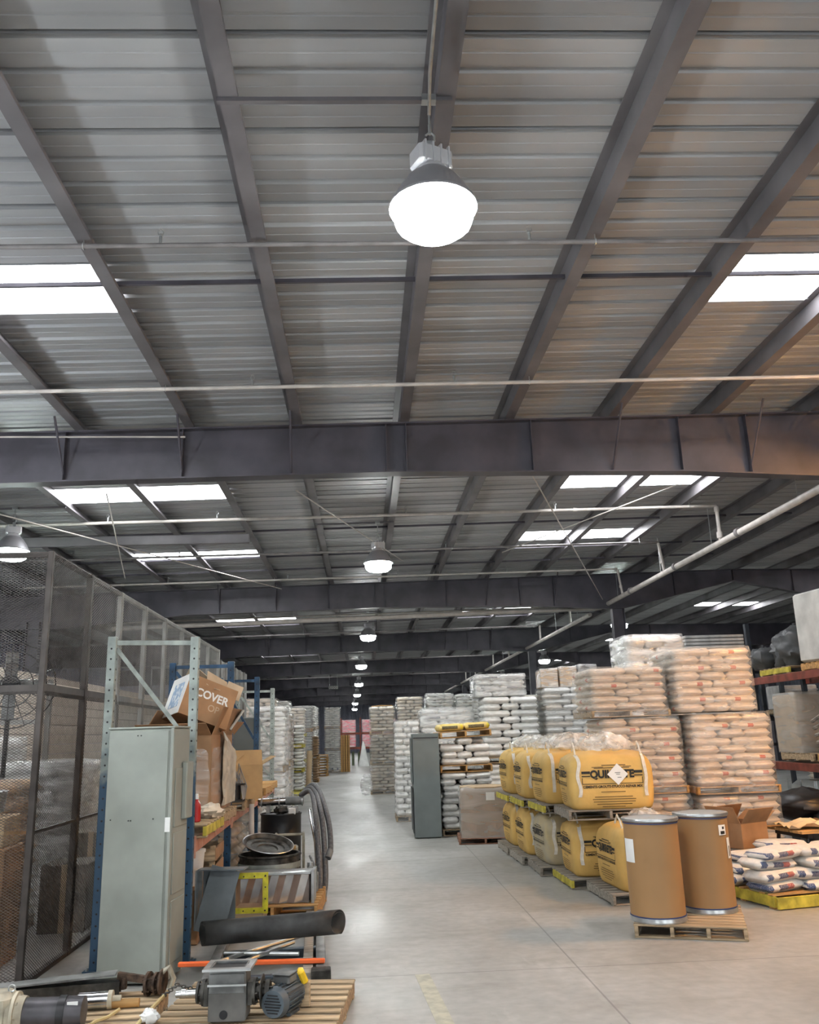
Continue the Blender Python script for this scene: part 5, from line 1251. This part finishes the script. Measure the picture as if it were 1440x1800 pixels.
b = B(); b.lathe([(.33, 0), (.36, .02), (.36, .16), (.37, .17), (.37, .24), (.36, .25), (.36, .40), (.375, .41), (.375, .43), (.35, .43), (.34, .25)], 40); b.build('drum_wall', IRON, sv); b = B(); b.lathe([(.376, .27), (.378, .28), (.378, .33), (.376, .34)], 40, cap=False); b.build('pale_band', PALEG, sv)
sd = thing('sieve_dish', 'shallow dark dish with ridged rings resting tilted on the sieve', 'dish', (-1.20, 11.25, .70)); sd.rotation_euler = (R(14), R(10), 0)
b = B(); b.lathe([(.05, -.03), (.12, -.035), (.13, -.02), (.20, -.02), (.21, -.005), (.27, .0), (.28, .02), (.305, .04), (.31, .035), (.28, .0), (.2, -.035), (.05, -.045)], 40); b.build('dish_shell', IRON, sd); b = B(); b.lathe([(.300, .035), (.312, .045), (.318, .038)], 40, cap=False); b.build('rim', GALV, sd)
e_ = thing('portable_engine', 'small cream engine in a tubular frame beside the sieve', 'engine', (-1.0, 12.05, .19), R(4)); 
for x in (-.18, .18):
    b = B(); b.tube([(x, -.15, 0), (x, -.15, .5), (x, -.10, .56), (x, .10, .56), (x, .15, .5), (x, .15, 0)], .018, 8); b.build('frame_hoop', CREAM, e_)
for (z, y) in ((.05, -.15), (.56, -.05), (.05, .15)): b = B(); b.cyl((-.18, y, z), (.18, y, z), .016, n=8); b.build('cross_tube', CREAM, e_)
B().box((0, 0, .32), (.22, .2, .2), ch=.02).build('engine_block', CREAM, e_); b = B(); b.cyl((-.08, -.12, .38), (.08, -.12, .38), .05, n=14); b.build('cylinder', WOODO, e_); B().box((0, 0, .13), (.26, .22, .14), ch=.01).build('alternator', BLACK, e_)
pallet(-1.15, 12.6, 0, 1.0, 1.2, 'pallet under the black drum and cream engine', mat=WOODG, h=.12)
dr = thing('steel_drum', 'black steel drum with rolled hoops standing behind the cream engine', 'drum', (-1.20, 12.95, .122)); b = B(); b.lathe([(.285, 0), (.29, .015), (.285, .03), (.285, .26), (.297, .275), (.285, .29), (.285, .53), (.297, .545), (.285, .56), (.285, .80), (.295, .815), (.293, .83), (.275, .83), (.27, .81)], 40); b.build('shell', BLACK, dr); b = B(); b.cyl((0, 0, .80), (0, 0, .812), .27, n=32); b.build('lid', BLACK, dr)
va = thing('vacuum_pipe', 'bright vacuum pipe lying across the black drum', 'pipe', (-1.18, 12.92, 1.10), R(-3)); b = B(); b.cyl((-.34, 0, 0), (.05, 0, .01), .055, n=20); b.build('steel_tube', CHROME, va); b = B(); b.cyl((.05, 0, .01), (.30, 0, .015), .06, n=20); b.build('grey_sleeve', GREYP, va)
for x in (-.30, -.05, .28): b = B(); b.cyl((x, 0, .005), (x+.02, 0, .005), .066, n=20); b.build('clamp', GALV, va)
for (x, y) in ((-.2, 0), (.2, 0)): B().box((x, y, -.10), (.05, .10, .09)).build('support', GALV, va)
prop(crumple(.10, .09, .06, 3, amp=.4).build('valve_lump', IRON, loc=(-1.18, 12.72, 1.005), smooth=45), 'small dark fitting lying on the drum lid', 'fitting')
prop(B().box((0, 0, .04), (.1, .05, .09), ch=.01).build('white_canister', WHITE, loc=(-1.03, 12.76, .94)), 'small white canister on the black drum lid', 'canister')
HOSE = M('grey ribbed hose', (.13, .13, .135), .5, var=.2, scale=40)
for k, (off, ex, ez, lb) in enumerate(((0, .0, .62, 'grey vacuum hose, outermost, hanging free beside the drum'), (-.07, -.06, .0, 'grey vacuum hose, middle one, reaching the floor beside the drum'), (-.14, -.12, .0, 'grey vacuum hose, inner one, curving down against the drum'))):
    pts = []; P0 = Vector((-.92, 13.1-.1*k, 1.18)); P1 = Vector((-.70+off*.4, 12.7, 1.32-.04*k)); P2 = Vector((-.50+off, 12.0-.1*k, .95)); P3 = Vector((-.45+ex, 11.7-.15*k, ez if ez else .30)); P4 = Vector((-.48+ex, 11.6-.2*k, ez-.12 if ez else .05))
    ctl = [P0, P0, P1, P2, P3, P4, P4]
    for i in range(len(ctl)-3):
        for q in range(8):
            s = q/8; a, b2, c2, d2 = ctl[i:i+4]
            pts.append(.5*((2*b2)+(c2-a)*s+(2*a-5*b2+4*c2-d2)*s*s+(3*b2-a-3*c2+d2)*s**3))
    pts.append(P4); t = thing('vacuum_hose', lb, 'hose', (0, 0, 0), 0, 'vacuum hoses beside the drum')
    b = B(); b.tube(pts, .036, 12); b.build('hose_run', HOSE, t); b = B(); d0 = (pts[-1]-pts[-2]).normalized(); b.cyl(pts[-1]-d0*.10, pts[-1]+d0*.01, .042, n=14); b.build('cuff', GREYP, t)
b = B(); b.tube([(-.78, 12.7, 1.0), (-.66, 12.0, .65), (-.60, 11.55, .12)], .022, 10); prop(b.build('wand', CHROME), 'bright vacuum wand leaning down beside the hoses', 'wand')
b = B(); b.tube([(-.72, 11.8, .5), (-.66, 11.5, .45), (-.62, 11.2, .25), (-.62, 11.1, .205)], .016, 8); prop(b.build('lever', GREYP), 'thin bent grey lever beside the sieve', 'lever')
mc = thing('small_machine', 'small grey bracketed machine on the pallet edge below the hoses', 'machine', (-.66, 11.15, .192)); B().box((0, 0, .10), (.16, .24, .2), ch=.01).build('casing', GREYP, mc); B().box((.02, -.13, .20), (.10, .02, .18)).build('bracket', PALEG, mc); b = B(); b.cyl((-.02, .02, .2), (-.02, .02, .32), .035, n=12); b.build('spindle', GALV, mc)
t = thing('floor_pipe_bundle', 'upright pale pipe leaning between drum and rack', 'pipe', (-1.52, 12.3, 0)); b = B(); b.cyl((0, 0, .0), (-.03, .1, 1.12), .035, n=12); b.build('tube', PIPEW, t)

# ---- left far stacks
far('wrapped brown-and-white stack just past the end of the rack', -3.1, 26.4, 1.05, 1.15, (1.05, 1.05, 1.0), [BAGC], wrap=FILM)
far('wrapped white stack past the end of the rack', -2.35, 24.2, .8, 1.1, (1.25, 1.35), [BAGC], wrap=FILMW)
far('narrow wrapped white stack touching the last rack frame', -2.15, 20.2, .8, 1.1, (1.25, 1.4), [BAGW], wrap=FILMW)
far('white printed stack along the aisle past the rack', -3.0, 29.8, 1.05, 1.15, (1.0, 1.0, 1.15), [SACKT], wrap=FILM, side=WOODY)
far('white sack stack with yellow pallet edges beside the aisle', -2.75, 33.2, 1.05, 1.15, (.75, .85, .8), [BAGW], wrap=None, side=WOODY)
far('cream sack stack behind the yellow-edged one', -2.85, 35.6, 1.05, 1.15, (1.0, 1.0, 1.1), [BAGC], wrap=FILM, side=WOODY)
far('white stack with orange pallets on its top', -2.75, 38.2, 1.05, 1.15, (1.1, 1.1, 1.05), [BAGG], wrap=FILM, side=WOODO)
far('brown sack stack along the aisle', -2.6, 41.0, 1.05, 1.15, (1.0, 1.0), [BAGK], wrap=None, side=WOODO)
far('tall white-grey stack behind the brown sacks', -2.9, 43.6, 1.1, 1.15, (1.15, 1.15, 1.15), [SACKT], wrap=FILM)
for k in range(8):
    t = thing('pallet', 'orange empty pallet, %s in the pile before the grey dotted stack' % ['lowest', 'second up', 'third up', 'fourth up', 'fifth up', 'sixth up', 'seventh up', 'topmost'][k], 'pallet', (-2.4, 46.9, .135*k), R(4*(k % 3)-3), 'pile of orange empty pallets')
    b = B(); b.box((0, 0, .115), (1.0, 1.0, .025)); b.box((0, 0, .012), (1.0, 1.0, .022))
    for q in (-.45, 0, .45): b.box((q, 0, .06), (.05, 1.0, .09))
    b.build('boards', WOODO, t)
far('tall grey dotted stack closing the left row', -1.83, 51.5, .92, 1.1, (1.2, 1.2, 1.2), [SACKT], wrap=FILM)
far('second grey dotted stack set back in the left row', -3.0, 49.0, 1.0, 1.1, (1.2, 1.2, 1.15), [SACKT], wrap=FILM)
for k in range(4): prop(B().box((0, 0, 1.02), (.11, .5, 2.04)).build('timber_plank', WOODO, loc=(-1.29+.125*k, 51.3+.06*k, 0), rot=(0, 0, R(3*k))), 'upright orange timber plank, %s from the grey dotted stack' % ['first', 'second', 'third', 'fourth'][k], 'plank', 'upright planks beside the dotted stack')
# red rack across the end
t = thing('pallet_rack', 'red pallet rack across the end of the aisle', 'rack', (-1.6, 61.5, 0))
for x in (0, 1.35, 2.7, 4.05): 
    for y in (0, 1.0): B().box((x, y, 1.6), (.08, .08, 3.2)).build('upright', REDB, t)
for z in (1.15, 2.13):
    for x in (.67, 2.02, 3.37): B().box((x, -.02, z), (1.3, .05, .12)).build('beam', REDB, t); B().box((x, 1.0, z), (1.3, .05, .12)).build('beam', REDB, t); B().box((x, .5, z+.06), (1.3, 1.0, .02)).build('shelf', WOODO, t)
for i, (x, nm) in enumerate(((-1.05, 'beside the planks'), (.35, 'in the middle'), (1.75, 'behind the tan stack'))):
    for z, lv in ((2.21, 'upper'), (1.23, 'lower')):
        tt = thing('wrapped_carton', 'pink wrapped carton on the %s red rack level, %s' % (lv, nm), 'carton', (x, 61.9, z), 0, 'pink cartons on the red rack'); B().box((0, 0, .42), (.95, .85, .84), ch=.03).build('carton', PINK, tt); inst('stretch_film', shell_mesh(.99, .9, .86, 110, FILMW), tt)
for k in range(7):
    b = B(); b.cyl((0, 0, 0), (0, 0, .92), .09, n=10); prop(b.build('green_tube', M('olive tube', (.16, .19, .12), .5), loc=(-1.2+.42*k, 61.8, 0)), 'olive green tube under the red rack, %s from the upright planks' % ['first', 'second', 'third', 'fourth', 'fifth', 'sixth', 'seventh'][k], 'tube', 'olive tubes under the red rack')
t = thing('white_cone', 'tall white cone-shaped wrapped object on the floor before the red rack', 'cone', (-.05, 59.5, 0)); b = B(); b.lathe([(.38, 0), (.36, .1), (.22, .7), (.12, 1.3), (.04, 1.62)], 18); b.build('wrapped_body', WHITE, t)
for k, (y, x) in enumerate(((31.3, -2.75), (27.9, -2.65))): 
    tt = pallet(x, y, 0, 1.0, 1.0, ['yellow empty pallet on the floor past the yellow-edged stack', 'yellow empty pallet on the floor before the yellow-edged stack'][k], mat=WOODY)
prop(B().cyl((0, 0, 0), (.05, .1, 1.5), .1, n=14).build('cardboard_tube', CARDL, loc=(-2.05, 32.6, 0)), 'upright cardboard tube leaning on the yellow-edged stack', 'tube')
# stock deep in the hall so the far floor is not empty
for k, (x, y) in enumerate(((-6, 40), (-7.5, 52), (-5.5, 66), (4.2, 44), (5.6, 56), (3.2, 70), (11, 34), (12.5, 46), (11.5, 60), (14, 26))):
    far('distant wrapped stack in the rows behind, %s' % ['by the left columns', 'farther by the left columns', 'past the red rack', 'behind the tan pair', 'farther behind the tan pair', 'beyond the red rack', 'in the next bay', 'deeper in the next bay', 'deepest in the next bay', 'in the next bay beside the trays'][k], x, y, 1.1, 1.1, (1.3, 1.3), [BAGW, BAGC][k % 2:k % 2+1], wrap=None)
